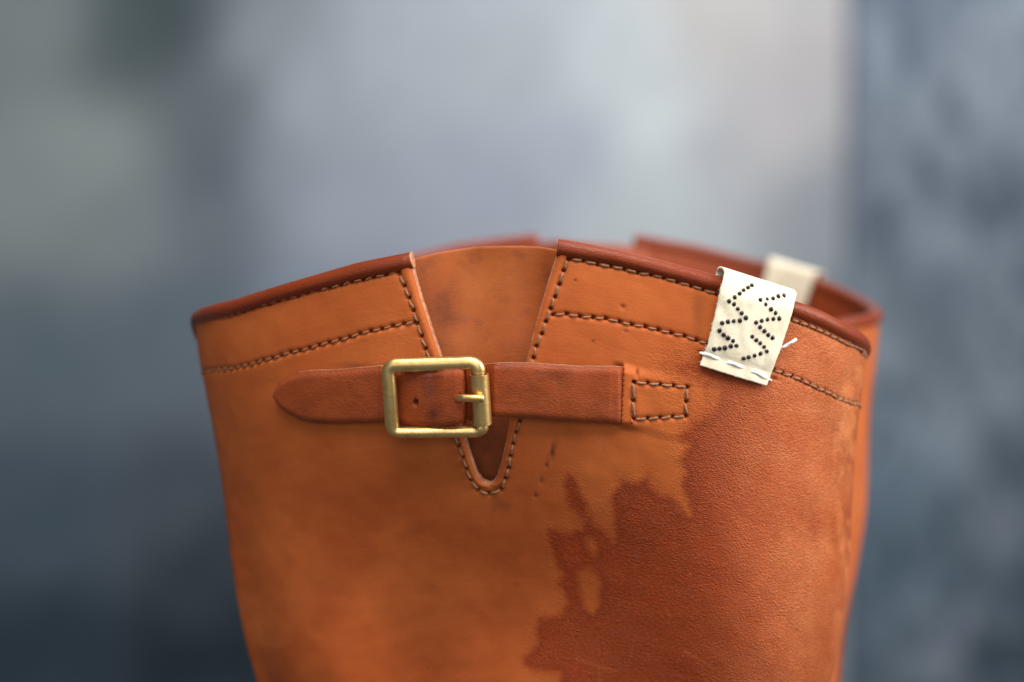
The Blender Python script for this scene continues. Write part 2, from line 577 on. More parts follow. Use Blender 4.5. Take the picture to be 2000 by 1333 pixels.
# ------------------------------------------------------------------ stitch layout (picture points on the lateral side)
rows = {
    'hem_left': ([(386, 638), (440, 621), (476, 608), (519, 595), (566, 582), (618, 568), (665, 557), (719, 545), (762, 535), (777, 532)], 24.5),
    'facing_left': ([(395, 733), (447, 721), (498, 708), (541, 698), (588, 685), (629, 674), (678, 661), (723, 648), (773, 636), (811, 629)], 23.5),
    'hem_right': ([(1114, 505), (1144, 511), (1173, 518), (1202, 523), (1247, 532), (1277, 539), (1304, 546), (1326, 552), (1351, 559), (1380, 568), (1400, 575)], 27.5),
    'hem_right_end': ([(1546, 625), (1563, 631), (1584, 638), (1605, 648), (1626, 657), (1645, 666), (1662, 675), (1674, 682), (1684, 690)], 22.0),
    'facing_right': ([(1080, 614), (1110, 615), (1135, 618), (1160, 621), (1184, 624), (1209, 628), (1234, 633), (1256, 638), (1285, 645), (1310, 651), (1340, 658), (1369, 667), (1385, 672)], 25.5),
    'facing_right_end': ([(1512, 722), (1521, 726), (1545, 735), (1571, 746), (1593, 757), (1615, 767), (1634, 775), (1651, 783), (1674, 796)], 24.0),
    'notch_left': ([(780, 536), (793, 566), (804, 597), (813, 630), (823, 657), (836, 693), (850, 735), (866, 785), (880, 828), (889, 857), (897, 881), (906, 903), (914, 925), (921, 944), (932, 957), (945, 964), (957, 966), (970, 964), (980, 956), (986, 943), (992, 922), (997, 897), (1002, 872), (1008, 846), (1015, 822), (1024, 785), (1034, 740), (1042, 703), (1052, 667), (1063, 633), (1074, 606), (1083, 580), (1092, 556), (1101, 529), (1110, 506)], 26.0),
    'box': ([(1238, 746), (1290, 751), (1341, 757), (1340, 786), (1339, 814), (1290, 815), (1237, 819), (1236, 783), (1238, 748)], 26.0),
}


def resample(pts, period):
    """polyline in pattern coordinates -> evenly spaced hole positions"""
    s, q = sq(pts)
    P = front.S(s, q)
    L = np.concatenate([[0], np.cumsum(np.linalg.norm(np.diff(P, axis=0), axis=1))])
    n = max(1, round(L[-1] / (period * 0.00013)))
    t = np.linspace(0, L[-1], n + 1)
    return np.interp(t, L, s), np.interp(t, L, q)


HOLES = {}
for k, (pts, per) in rows.items():
    if k == 'box':
        hs, hq = [], []
        for a, c, n in (((1238, 746), (1341, 757), 4), ((1341, 757), (1340, 814), 2), ((1340, 814), (1237, 819), 4), ((1237, 819), (1238, 746), 2)):
            s, q = sq([(a[0] + (c[0] - a[0]) * i / n, a[1] + (c[1] - a[1]) * i / n) for i in range(n)])
            hs += list(s); hq += list(q)
        hs.append(hs[0]); hq.append(hq[0])
        HOLES[k] = (np.array(hs), np.array(hq))
    else:
        HOLES[k] = resample(pts, per)
    # hand-guided seams wander a little
    s, q = HOLES[k]
    s += rng.normal(0, 0.00012 / PERIM, len(s)); q += rng.normal(0, 0.00012, len(q))

# slit through which the strap comes out
slit_s, slit_q = sq([(1217, 708), (1218, 717), (1215, 775), (1213, 829), (1212, 838)])
lip_s, lip_q = sq([(1216, 717), (1345, 745), (1343, 817), (1213, 829)])
slit_top = slit_q[1]; slit_bot = slit_q[3]


def panel_disp(S, Q, detail=True):
    """relief of the lateral panel in metres along the normal"""
    d = 0.00016 * vnoise(S * PERIM * 90, Q * 90, 3) + 0.00007 * vnoise(S * PERIM * 260, Q * 260, 4)
    if not detail: return d
    H = d.copy()
    for k, (hs, hq) in HOLES.items():
        # sunk seam line
        for i in range(len(hs)):
            rw = np.nonzero(np.abs(Q.mean(1) - hq[i]) < 0.018)[0]
            if not len(rw): continue
            r0, r1 = rw[0], rw[-1] + 1
            cw = np.nonzero((S[r0:r1].max(0) > hs[i] - 0.012) & (S[r0:r1].min(0) < hs[i] + 0.012))[0]
            if not len(cw): continue
            W = (slice(r0, r1), slice(cw[0], cw[-1] + 1))
            ds = (S[W] - hs[i]) * PERIM; dq = Q[W] - hq[i]
            near = (np.abs(ds) < 0.0045) & (np.abs(dq) < 0.0045)
            if not near.any(): continue
            HW = H[W]
            r2 = ds[near] ** 2 + dq[near] ** 2
            dep = 0.0022
            j0, j1 = max(i - 1, 0), min(i + 1, len(hs) - 1)
            tx, ty = (hs[j1] - hs[j0]) * PERIM, hq[j1] - hq[j0]
            if k == 'box': tx, ty = 1.0, 0.0
            tl = math.hypot(tx, ty) + 1e-9; tx /= tl; ty /= tl
            al_ = ds[near] * tx + dq[near] * ty; ac_ = -ds[near] * ty + dq[near] * tx
            ra = 0.00052 if k in ('hem_left', 'facing_left', 'facing_right') else 0.00042
            r2 = (al_ / ra) ** 2 + (ac_ / 0.00037) ** 2
            HW[near] -= dep * np.exp(-r2 ** 1.5)
            if i < len(hs) - 1:
                vx = (hs[i + 1] - hs[i]) * PERIM; vy = hq[i + 1] - hq[i]
                L2 = vx * vx + vy * vy + 1e-12
                t = np.clip((ds[near] * vx + dq[near] * vy) / L2, 0, 1)
                g = np.exp(-((ds[near] - t * vx) ** 2 + (dq[near] - t * vy) ** 2) / 0.00075 ** 2)
                HW[near] -= 0.00032 * g * np.where((t < 1) | (i == len(hs) - 2), 1, 0)
    # leather lifted over the hidden strap end
    ls = np.interp(Q, slit_q[::-1], slit_s[::-1])
    dx = (S - ls) * PERIM
    mid = 0.5 * (slit_top + slit_bot); hw = 0.5 * (slit_top - slit_bot)
    vert = smoothstep(1.18, 0.80, np.abs(Q - mid) / hw)
    lift = np.where(dx > 0, np.exp(-(dx / 0.0042) ** 2) * 0.0013 + 0.0003 * smoothstep(0.022, 0.010, dx), 0) * vert
    H += lift
    under = np.where((dx <= 0) & (dx > -0.004), 1, 0) * vert * smoothstep(-0.004, -0.0005, dx)
    H -= 0.0012 * under
    # stray needle marks near the box, and scratches
    for (x, y, dep, rx, ry) in SCARS:
        s0, q0 = sq([(x, y)])
        H -= dep * np.exp(-(((S - s0[0]) * PERIM) / rx) ** 2 - ((Q - q0[0]) / ry) ** 2)
    return H


SCARS = [(1244, 730, 0.0010, 0.00035, 0.0010), (1216, 600, 0.00035, 0.0007, 0.0006), (1123, 549, 0.0003, 0.0003, 0.0003),
         (1078, 885, 0.00035, 0.0004, 0.0022), (1067, 910, 0.0003, 0.0004, 0.0006), (1057, 940, 0.0003, 0.0004, 0.0010),
         (1046, 970, 0.0003, 0.0005, 0.0006), (1222, 648, 0.0002, 0.0008, 0.0003), (1158, 668, 0.0002, 0.0004, 0.0003),
         (1372, 689, 0.0006, 0.0012, 0.0003), (1512, 740, 0.0008, 0.0011, 0.0004), (1556, 1234, 0.0004, 0.0004, 0.0004)]

STAIN = [(1600, 560), (1553, 600), (1530, 640), (1420, 700), (1372, 692), (1300, 716), (1318, 735), (1368, 752), (1388, 775), (1378, 800), (1345, 828), (1322, 852), (1342, 872),
         (1325, 900), (1338, 925), (1328, 950), (1341, 975), (1346, 1005), (1329, 991), (1315, 972), (1290, 966), (1277, 955), (1264, 928), (1242, 944),
         (1215, 936), (1200, 955), (1191, 979), (1197, 1002), (1200, 1036), (1197, 1058), (1180, 1036), (1163, 1022), (1150, 1000), (1143, 979),
         (1134, 958), (1122, 930), (1108, 926), (1099, 940), (1103, 960), (1107, 975), (1111, 993), (1128, 1006), (1141, 1016), (1137, 1033), (1111, 1040),
         (1071, 1033), (1067, 1045), (1076, 1074), (1085, 1102), (1097, 1120), (1089, 1145), (1099, 1157), (1108, 1180), (1094, 1200), (1053, 1206),
         (1047, 1223), (1045, 1258), (1019, 1286), (1022, 1300), (1045, 1312), (1092, 1316), (1097, 1400), (1110, 1800), (2000, 1800), (2000, 560)]
ISLANDS = [[(1130, 1116), (1150, 1110), (1165, 1122), (1170, 1151), (1168, 1180), (1157, 1197), (1143, 1186), (1135, 1163)],
           [(1146, 1050), (1156, 1052), (1163, 1070), (1162, 1086), (1152, 1075)]]


def poly_sd(px, py, poly):
    """signed distance in picture units of the photograph, + inside"""
    poly = np.asarray(poly, float)
    d2 = np.full(px.shape, 1e12); inside = np.zeros(px.shape, bool)
    for a, c in zip(poly, np.roll(poly, -1, axis=0)):
        ex, ey = c - a
        t = np.clip(((px - a[0]) * ex + (py - a[1]) * ey) / (ex * ex + ey * ey + 1e-9), 0, 1)
        d2 = np.minimum(d2, (px - a[0] - t * ex) ** 2 + (py - a[1] - t * ey) ** 2)
        cond = (a[1] > py) != (c[1] > py)
        xi = a[0] + (py - a[1]) / (c[1] - a[1] + 1e-12) * (c[0] - a[0])
        inside ^= cond & (px < xi)
    return np.where(inside, 1, -1) * np.sqrt(d2)


# ------------------------------------------------------------------ the boot
def seg_rings(boot, vL, sA, sB, nc, left_is_notch, h, notch_side=None):
    pass


def row_s(boot, v, n, s0, s1, side):
    """columns of one lateral patch; side 'L': s0..notch-left, 'R': notch-right..s1; returns S,Q (rows x cols)"""
    t = np.linspace(0, 1, n)[None, :]
    v = v[:, None]
    edge = np.full((len(v), 1), sc)
    for _ in range(14):
        q = (boot.rim(edge) - ZB) * (v - 1)
        edge = notch(q, side == 'L')
    if side == 'L': S = s0 + (edge - s0) * t
    else: S = edge + (s1 - edge) * t
    Q = (boot.rim(S) - ZB) * (v - 1)
    return S, Q


def vrows(fine_step, coarse=36):
    n = int(0.120 / fine_step)
    return np.concatenate([np.linspace(0, 0.42, coarse)[:-1], np.linspace(0.42, 1.0, n)])


def lateral_panel(boot, root, step, detail, label=None):
    v = vrows(step)
    s0, s1 = -0.012, 0.512
    nl = int((sc - s0) * PERIM / step); nr = int((s1 - sc) * PERIM / step)
    Vs, UV, F, st, we, di, dy = [], [], [], [], [], [], []
    o = 0
    edges = {}
    fm = []
    for side, nc in (('L', nl), ('R', nr)):
        S, Q = row_s(boot, v, nc, s0, s1, side)
        H = panel_disp(S, Q, detail)
        # rounded-over margin at the notch
        e = (S[:, -1:] - S) * PERIM if side == 'L' else (S - S[:, :1]) * PERIM
        Qe = Q[:, -1:] if side == 'L' else Q[:, :1]
        up = smoothstep(QV - 0.0006, QV + 0.0002, Qe)
        H = H - up * 0.0005 * np.exp(-(e / 0.0005) ** 2)
        H = H + up * 0.00025 * np.exp(-((e - 0.0016) / 0.0011) ** 2)
        P = boot.S(S, Q, H)
        Vs.append(P.reshape(-1, 3)); UV.append(np.stack([S * PERIM, Q], -1).reshape(-1, 2))
        F.append(grid_faces(len(v), nc, o))
        # cut edge
        col = (nc - 1) if side == 'L' else 0
        edges[side] = (S[:, col], Q[:, col], H[:, col])
        px = project(front.S(S, Q)) if boot is front else None
        if px is not None:
            x, y = px[..., 0].ravel(), px[..., 1].ravel()
            sd = poly_sd(x, y, STAIN)
            for isl in ISLANDS: sd = np.minimum(sd, -poly_sd(x, y, isl))
            soft = 1 + 4.5 * np.exp(-((x - 1350) / 75) ** 2 - ((y - 745) / 75) ** 2)
            st.append(sd * 0.13 / soft)
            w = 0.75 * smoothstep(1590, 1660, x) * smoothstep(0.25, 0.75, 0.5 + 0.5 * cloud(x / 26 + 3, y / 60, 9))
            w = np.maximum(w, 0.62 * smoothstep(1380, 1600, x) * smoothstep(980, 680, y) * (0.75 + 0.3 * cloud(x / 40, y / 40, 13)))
            w = np.maximum(w, 0.50 * smoothstep(1330, 1620, x) * (0.7 + 0.4 * cloud(x / 50, y / 70, 15)))  # light from the right painted in as a broad lighter ramp
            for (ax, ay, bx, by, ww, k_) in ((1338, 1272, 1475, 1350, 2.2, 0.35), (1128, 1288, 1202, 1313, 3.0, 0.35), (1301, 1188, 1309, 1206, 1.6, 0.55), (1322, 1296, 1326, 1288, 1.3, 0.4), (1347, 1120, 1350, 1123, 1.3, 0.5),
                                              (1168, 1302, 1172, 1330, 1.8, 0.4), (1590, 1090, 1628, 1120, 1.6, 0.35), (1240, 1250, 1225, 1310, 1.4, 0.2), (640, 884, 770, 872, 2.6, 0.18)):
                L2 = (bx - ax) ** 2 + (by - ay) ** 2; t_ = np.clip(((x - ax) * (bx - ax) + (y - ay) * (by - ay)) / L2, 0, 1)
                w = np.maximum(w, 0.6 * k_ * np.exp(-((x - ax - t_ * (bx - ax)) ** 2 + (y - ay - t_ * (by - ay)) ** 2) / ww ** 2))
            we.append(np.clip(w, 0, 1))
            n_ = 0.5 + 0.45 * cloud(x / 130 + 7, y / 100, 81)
            g_ = (0.22 + 0.55 * smoothstep(0.25, 0.95, n_)) * smoothstep(800, 1050, y) + 0.22 * smoothstep(0.5, 1.0, n_)  # darker, redder tone towards the bottom, with random clouding
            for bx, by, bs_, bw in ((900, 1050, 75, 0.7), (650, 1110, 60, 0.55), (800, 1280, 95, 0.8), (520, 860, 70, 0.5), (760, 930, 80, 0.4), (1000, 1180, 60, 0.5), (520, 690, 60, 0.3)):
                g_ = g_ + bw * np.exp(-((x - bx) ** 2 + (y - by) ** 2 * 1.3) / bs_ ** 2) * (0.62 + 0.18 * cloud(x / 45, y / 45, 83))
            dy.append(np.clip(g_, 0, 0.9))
            d = 0.55 * np.exp(-((x - 980) / 26) ** 2 - ((y - 990) / 13) ** 2) * (0.5 + 0.5 * cloud(x / 9, y / 9, 5))
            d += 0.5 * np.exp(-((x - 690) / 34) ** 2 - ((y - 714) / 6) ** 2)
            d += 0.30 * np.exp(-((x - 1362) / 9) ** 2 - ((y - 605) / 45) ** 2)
            d += 0.55 * np.exp(-(np.abs(((x - 1078) * 30 + (y - 885) * 10) / 100)) ** 2 / 3 - (y - 882) ** 2 / 500)
            for (sx, sy, *_r) in SCARS[1:9]:
                d += 0.5 * np.exp(-((x - sx) / 4) ** 2 - ((y - sy) / 4) ** 2)
            di.append(np.clip(d, 0, 0.8))
        o += len(v) * nc
    V = np.concatenate(Vs); U = np.concatenate(UV); FF = np.concatenate(F); nmain = len(FF)
    attrs = {}
    if st: attrs = {'stain': np.concatenate(st), 'wear_and_light': np.concatenate(we), 'dirt': np.concatenate(di), 'lower_tone': np.concatenate(dy)}
    fmat = np.zeros(nmain, int)
    # cut-edge strips (own vertices)
    for side in ('L', 'R'):
        S, Q, H = edges[side]
        k = Q > QV - 0.0002
        S, Q, H = S[k], Q[k], H[k]
        sg = 1 if side == 'L' else -1
        hs = np.array([0.0, 0.12, 0.35, 0.65, 0.9, 1.0]) * T
        bl = np.array([0.0, 0.00022, 0.00034, 0.00036, 0.00022, 0.0])
        G = []
        rough = 0.00007 * vnoise(Q * 2200, S * 0, 11 if sg > 0 else 12)
        for a, b_ in zip(hs, bl):
            G.append(boot.S(S + sg * (b_ + rough * (b_ > 0)) / PERIM, Q, H - a))
        G = np.stack(G, 1)
        f = grid_faces(len(S), len(hs), len(V))
        if side == 'R': f = f[:, ::-1]
        V = np.concatenate([V, G.reshape(-1, 3)])
        U = np.concatenate([U, np.stack([np.repeat(S * PERIM, len(hs)), np.repeat(Q, len(hs))], -1)])
        FF = np.concatenate([FF, f]); fmat = np.concatenate([fmat, np.ones(len(f), int)])
        for kx in attrs: attrs[kx] = np.concatenate([attrs[kx], np.zeros(G.shape[0] * G.shape[1])])
    if boot is not front: FF = FF[:, ::-1]
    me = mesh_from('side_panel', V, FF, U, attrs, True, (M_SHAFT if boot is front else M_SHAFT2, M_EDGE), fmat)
    # weld the two patches below the notch
    import bmesh
    bm = bmesh.new(); bm.from_mesh(me)
    lay = bm.verts.layers.float.get('stain')
    c0 = front.S(sc, QV) if boot is front else rear.S(sc, QV)
    cand = [x for x in bm.verts if x.co.z < c0[2] + 0.0002 and abs(x.co.x - c0[0]) < 0.02 and len(x.link_faces) < 4 and len(x.link_faces) > 0]
    bmesh.ops.remove_doubles(bm, verts=cand, dist=0.00002)
    bm.to_mesh(me); bm.free()
    ob = link('side_panel', me, root)
    if label: ob['label'] = label
    return ob


def medial_panel(boot, root, step=0.0012):
    v = vrows(step, 24)
    s = np.linspace(0.511, 0.989, int(0.48 * PERIM / step))
    S, Vv = np.meshgrid(s, v)
    Q = (boot.rim(S) - ZB) * (Vv - 1)
    e = np.minimum(S - 0.511, 0.989 - S) * PERIM
    H = 0.0003 * vnoise(S * PERIM * 60, Q * 60, 8) - 0.0022 * np.exp(-(e / 0.0008) ** 2)
    P = boot.S(S, Q, H)
    F = grid_faces(len(v), len(s))
    if boot is not front: F = F[:, ::-1]
    return link('inner_side_panel', mesh_from('inner_side_panel', P.reshape(-1, 3), F, np.stack([S * PERIM, Q], -1).reshape(-1, 2), None, True, (M_SHAFT2,)), root)


def lining(boot, root, step=0.0014):
    v = vrows(step, 20)
    V, U, F = [], [], []; o = 0
    for side, s0, s1 in (('L', 0.0, None), ('R', None, 0.5), ('M', 0.5, 1.0)):
        if side == 'M':
            S, Vv = np.meshgrid(np.linspace(0.5, 1.0, 150), v)
            Q = (boot.rim(S) - ZB) * (Vv - 1)
        else:
            S, Q = row_s(boot, v, 90, 0.0, 0.5, side)
        P = boot.S(S, Q, -T + 0.00025 * vnoise(S * PERIM * 50, Q * 50, 21))
        V.append(P.reshape(-1, 3)); U.append(np.stack([S * PERIM, Q], -1).reshape(-1, 2))
        F.append(grid_faces(len(v), S.shape[1], o)[:, ::-1]); o += S.size
    F = np.concatenate(F)
    if boot is not front: F = F[:, ::-1]
    return link('lining', mesh_from('lining', np.concatenate(V), F, np.concatenate(U), None, True, (M_LINING,)), root)


def binding(boot, root):
    """rolled leather binding along the whole rim from one side of the notch round to the other"""
    sR = float(notch(np.array([-0.0005]), False)[0]); sL = float(notch(np.array([-0.0005]), True)[0])
    s = np.linspace(sR - 0.0006, 1 + sL + 0.0006, 900)
    na = 28
    al = np.linspace(0, 2 * math.pi, na, endpoint=False)
    w = vnoise(s * PERIM * 70, s * 0, 31)
    end = np.minimum(s - s[0], s[-1] - s) * PERIM
    rn = 0.00225 + 0.00006 * w - 0.0003 * np.exp(-(end / 0.0012) ** 2)
    ru = 0.00218 + 0.00010 * w
    c = boot.S(s, np.zeros_like(s), -T * 0.42)
    sgn = 1 if boot is front else 1
    nrm = boot.S(s, 0 * s, 0.001) - boot.S(s, 0 * s, 0.0); nrm /= np.linalg.norm(nrm, axis=1, keepdims=True)
    tan = np.gradient(c, axis=0); tan /= np.linalg.norm(tan, axis=1, keepdims=True)
    up = np.cross(tan, nrm); up *= np.sign(up[:, 2:3]); up /= np.linalg.norm(up, axis=1, keepdims=True)
    nrm = np.cross(up, tan) * 1.0
    nn = boot.S(s, 0 * s, 0.001) - boot.S(s, 0 * s, 0.0)
    nrm *= np.sign((nrm * nn).sum(1, keepdims=True))
    A = al[None, :]
    ca, sa = np.cos(A), np.sin(A)
    # slightly squared section, pinched in at the bottom where it is sewn down
    pinch = 1 - 0.16 * smoothstep(-0.2, -1.0, sa)
    rip = 1 + 0.03 * vnoise(s[:, None] * PERIM * 400 + 0 * A, A * 3 + 0 * s[:, None], 33) * smoothstep(0.2, -1, sa)
    N = np.sign(ca) * np.abs(ca) ** 0.9 * rn[:, None] * pinch * rip
    Uu = np.sign(sa) * np.abs(sa) ** 0.95 * ru[:, None]
    P = c[:, None] + nrm[:, None] * N[..., None] + up[:, None] * Uu[..., None]
    V = P.reshape(-1, 3)
    F = grid_faces(len(s), na, 0, True)
    uv = np.stack([np.repeat(s * PERIM, na), np.tile(al * 0.0024, len(s))], -1)
    # fibrous end caps: three rings
    fm = [0] * len(F)
    Fl = [tuple(f) for f in F]
    for endi, d in ((0, -1), (len(s) - 1, 1)):
        ring = P[endi]; cen = ring.mean(0); base_i = endi * na; prev = [base_i + j for j in range(na)]
        for f_, out in ((0.96, 0.00018), (0.72, 0.00026), (0.40, 0.00010)):
            jit = 1 + rng.normal(0, 0.05, na)
            R = cen + (ring - cen) * (f_ * jit)[:, None] + tan[endi] * d * (out + rng.normal(0, 0.00006, na))[:, None]
            st_ = len(V); V = np.concatenate([V, R]); uv = np.concatenate([uv, np.tile([[0, 0]], (na, 1))])
            cur = [st_ + j for j in range(na)]
            for j in range(na):
                k = (j + 1) % na
                q = (prev[j], prev[k], cur[k], cur[j])
                Fl.append(q if d > 0 else q[::-1]); fm.append(1)
            prev = cur
        Fl.append(tuple(prev) if d > 0 else tuple(prev[::-1])); fm.append(1)
    me = mesh_from('top_binding', V, Fl, uv, None, True, (M_BIND, M_EDGE), fm)
    return link('top_binding', me, root)


def gusset(boot, root):
    s0 = nls[1] - 0.011; s1 = nrs[1] + 0.011
    ts, tq = sq([(790, 512), (815, 503), (850, 494), (900, 487), (950, 483.5), (1000, 482.5), (1050, 484), (1095, 490), (1110, 494)], -0.006)
    ns, nv = 90, 120
    s = np.linspace(s0, s1, ns); t = np.linspace(0, 1, nv)
    top = np.interp(s, ts, tq)
    if boot is not front: top = top - 0.0012
    S, Tt = np.meshgrid(s, t)
    qb = QV - 0.012
    Q = qb + (top[None, :] - qb) * Tt
    # depth: close to the shaft at the stitched sides, sagging inwards between
    w = np.clip(1 - np.abs((S - sc) / (s1 - sc)) ** 2, 0, 1)
    H = -(T + 0.0007) - (0.0020 + 0.0085 * smoothstep(0.15, 1.0, Tt)) * w
    H += 0.0005 * vnoise(S * PERIM * 70, Q * 70, 41) + 0.0009 * np.sin((S - sc) * PERIM * 300) * Tt * w
    th = 0.0013
    A = boot.S(S, Q, H); B = boot.S(S, Q, H - th)
    V = np.concatenate([A.reshape(-1, 3), B.reshape(-1, 3)])
    n = ns * nv
    F = np.concatenate([grid_faces(nv, ns), grid_faces(nv, ns, n)[:, ::-1]])
    j = np.arange(ns - 1); tp = (nv - 1) * ns
    Ft = np.stack([tp + j, tp + j + 1, n + tp + j + 1, n + tp + j], -1)
    F = np.concatenate([F, Ft])
    fm = np.concatenate([np.zeros((nv - 1) * (ns - 1), int), np.full((nv - 1) * (ns - 1), 2), np.ones(len(Ft), int)])
    if boot is not front: F = F[:, ::-1]
    uv = np.tile(np.stack([S * PERIM, Q], -1).reshape(-1, 2), (2, 1))
    gp = project(front.S(S, Q, H)); gx, gy = gp[..., 0], gp[..., 1]
    gd = 0.45 * np.exp(-((gx - 862) / 22) ** 2 - ((gy - 600) / 42) ** 2) + 0.35 * np.exp(-((gx - 885) / 30) ** 2 - ((gy - 625) / 16) ** 2)
    gd += 0.28 * np.exp(-((gx - 1070) / 14) ** 2 - ((gy - 560) / 60) ** 2) + 0.4 * smoothstep(700, 860, gy) + 0.35 * np.exp(-((gx - 958) / 14) ** 2 - ((gy - 938) / 9) ** 2)
    gd += 0.22 * smoothstep(0.1, 0.7, cloud(gx / 30, gy / 26, 91))
    gd = np.clip(gd * (0.85 + 0.3 * cloud(gx / 9, gy / 9, 92)), 0, 0.85).ravel()
    me = mesh_from('gusset', V, F, uv, {'dirt': np.tile(gd, 2)}, True, (M_GUSSET, M_EDGE, M_LINING), fm)
    return link('gusset', me, root)


def strap(boot, root):
    # stations: picture x, top y, bottom y, height above leather
    st = [(1232, 718, 830, -0.0016), (1217, 718, 829, -0.0010), (1208, 717, 828, 0.0006), (1190, 717, 828, 0.0012), (1130, 717, 825, 0.0015), (1080, 713, 822, 0.0019), (1040, 710.5, 819, 0.0021),
          (1000, 710, 817, 0.0023), (965, 711, 816, 0.0023), (945, 713, 816, -0.0004), (928, 716, 820, -0.0024), (916, 719, 823, -0.0026), (911.5, 721, 827, 0.0020), (909.5, 721, 828, 0.0048), (904, 721.5, 829, 0.0060), (890, 722, 831, 0.0064), (865, 725, 835, 0.0062),
          (840, 728, 836, 0.0054), (815, 729, 835, 0.0044), (795, 728, 832, 0.0032), (780, 727, 829, 0.0021), (765, 722, 827, 0.0014),
          (742, 716, 826, 0.0012), (704, 719, 828, 0.0011), (668, 723, 829, 0.0010), (644, 724, 829, 0.0009), (620, 724.5, 828, 0.0009), (600, 726, 826, 0.0009), (580, 729, 820, 0.0009),
          (562, 735, 811, 0.0009), (548, 745, 801, 0.0009), (538, 756, 791, 0.0009), (532, 767, 782, 0.0009), (530, 772, 778, 0.0009)]
    st = np.array(st, float)
    L = np.concatenate([[0], np.cumsum(np.abs(np.diff(st[:, 0])) + 0.5 * np.abs(np.diff(st[:, 1])))])
    n = 440
    t = np.linspace(0, L[-1], n)
    X = np.interp(t, L, st[:, 0]); Y0 = np.interp(t, L, st[:, 1]); Y1 = np.interp(t, L, st[:, 2]); Hh = np.interp(t, L, st[:, 3])
    k = np.exp(-np.linspace(-2, 2, 5) ** 2); k /= k.sum()
    pad = lambda a: np.convolve(np.concatenate([np.full(2, a[0]), a, np.full(2, a[-1])]), k, 'valid')
    Hh = pad(Hh); Y0[:390] = pad(Y0)[:390]; Y1[:390] = pad(Y1)[:390]
    Y0 = Y0 + 0.5 * vnoise(X / 23, X * 0, 51); Y1 = Y1 + 0.6 * vnoise(X / 21, X * 0, 52)
    th = 0.0018
    Hh[X < 740] -= 0.0004
    nw = 22
    w = np.linspace(0, 1, nw)
    XX = np.repeat(X[:, None], nw, 1)
    YY = Y0[:, None] + (Y1 - Y0)[:, None] * w[None, :]
    s, z = inv(np.stack([XX, YY], -1).reshape(-1, 2), np.repeat(Hh, nw) + th)
    q = z - rim_front(s)
    s = s.reshape(n, nw); q = q.reshape(n, nw)
    H = Hh[:, None] + 0 * w[None, :]
    edge = np.minimum(w, 1 - w)[None, :] * (Y1 - Y0)[:, None] * 0.00013
    crown = -0.0007 * np.exp(-(edge / 0.0007) ** 2)
    rel = 0.00003 * vnoise(XX / 9, YY / 9, 53) + 0.00016 * vnoise(XX / 34, YY / 34, 54)
    # crease where it bends over the buckle, and the punched holes
    rel -= 0.0005 * np.exp(-((XX - 843 + 0.05 * (YY - 780)) / 9) ** 2) * (0.5 + 0.5 * np.cos((YY - 740) / 20))
    for hx, hy, hr in ((812, 787, 4.5), (897, 778, 7.0)):
        rel -= 0.0016 * np.exp(-((((XX - hx) ** 2 + (YY - hy) ** 2) / hr ** 2) ** 2))
    top = boot.S(s, q, H + th + crown + rel)
    # sides belly out slightly
    g = (w - 0.5)[None, :] * 2
    bot = boot.S(s, q, H + 0.0004 * np.abs(g) ** 8)
    V = np.concatenate([top.reshape(-1, 3), bot.reshape(-1, 3)])
    N = n * nw
    F = [grid_faces(n, nw)[:, ::-1] * 1, grid_faces(n, nw, N)]
    F[0] = F[0][:, ::-1]; F[1] = F[1][:, ::-1]
    i = np.arange(n - 1)
    fa = np.stack([i * nw, (i + 1) * nw, N + (i + 1) * nw, N + i * nw], -1)
    fb = np.stack([i * nw + nw - 1, N + i * nw + nw - 1, N + (i + 1) * nw + nw - 1, (i + 1) * nw + nw - 1], -1)
    j = np.arange(nw - 1); e = (n - 1) * nw
    fc = np.stack([e + j, e + j + 1, N + e + j + 1, N + e + j], -1)
    F += [fa, fb, fc]
    fm = np.concatenate([np.zeros(len(F[0]) + len(F[1]), int), np.ones(len(fa) + len(fb) + len(fc), int)])
    F = np.concatenate(F)
    uv = np.stack([XX * 0.00013, -YY * 0.00013], -1).reshape(-1, 2)
    uv = np.concatenate([uv, uv])
    dt = 0.9 * np.exp(-((XX - 845) / 13) ** 2 - ((YY - 811) / 11) ** 2) + 0.7 * np.exp(-((XX - 838) / 14) ** 2 - ((YY - 762) / 22) ** 2)
    dt += 0.75 * np.exp(-((XX - 848) / 26) ** 2 - ((YY - 737 + 0.08 * (XX - 848)) / 2.6) ** 2) + 0.9 * np.exp(-(((XX - 812) ** 2 + (YY - 787) ** 2) / 5.5 ** 2) ** 2)
    dt = dt * (0.75 + 0.35 * cloud(XX / 5, YY / 5, 57)) + 0.22 * smoothstep(0.1, 0.8, cloud(XX / 40, YY / 22, 58)) + 0.35 * np.exp(-(edge / 0.0004) ** 2)
    dt = np.clip(dt, 0, 0.9).ravel()
    me = mesh_from('strap', V, F, uv, {'dirt': np.concatenate([dt, 0 * dt])}, True, (M_STRAP, M_EDGE), fm)
    import bmesh
    bm = bmesh.new(); bm.from_mesh(me); bmesh.ops.recalc_face_normals(bm, faces=bm.faces)
    for e_ in bm.edges:
        if len(e_.link_faces) == 2 and e_.link_faces[0].material_index != e_.link_faces[1].material_index: e_.smooth = False
    bm.to_mesh(me); bm.free()
    return link('strap', me, root)


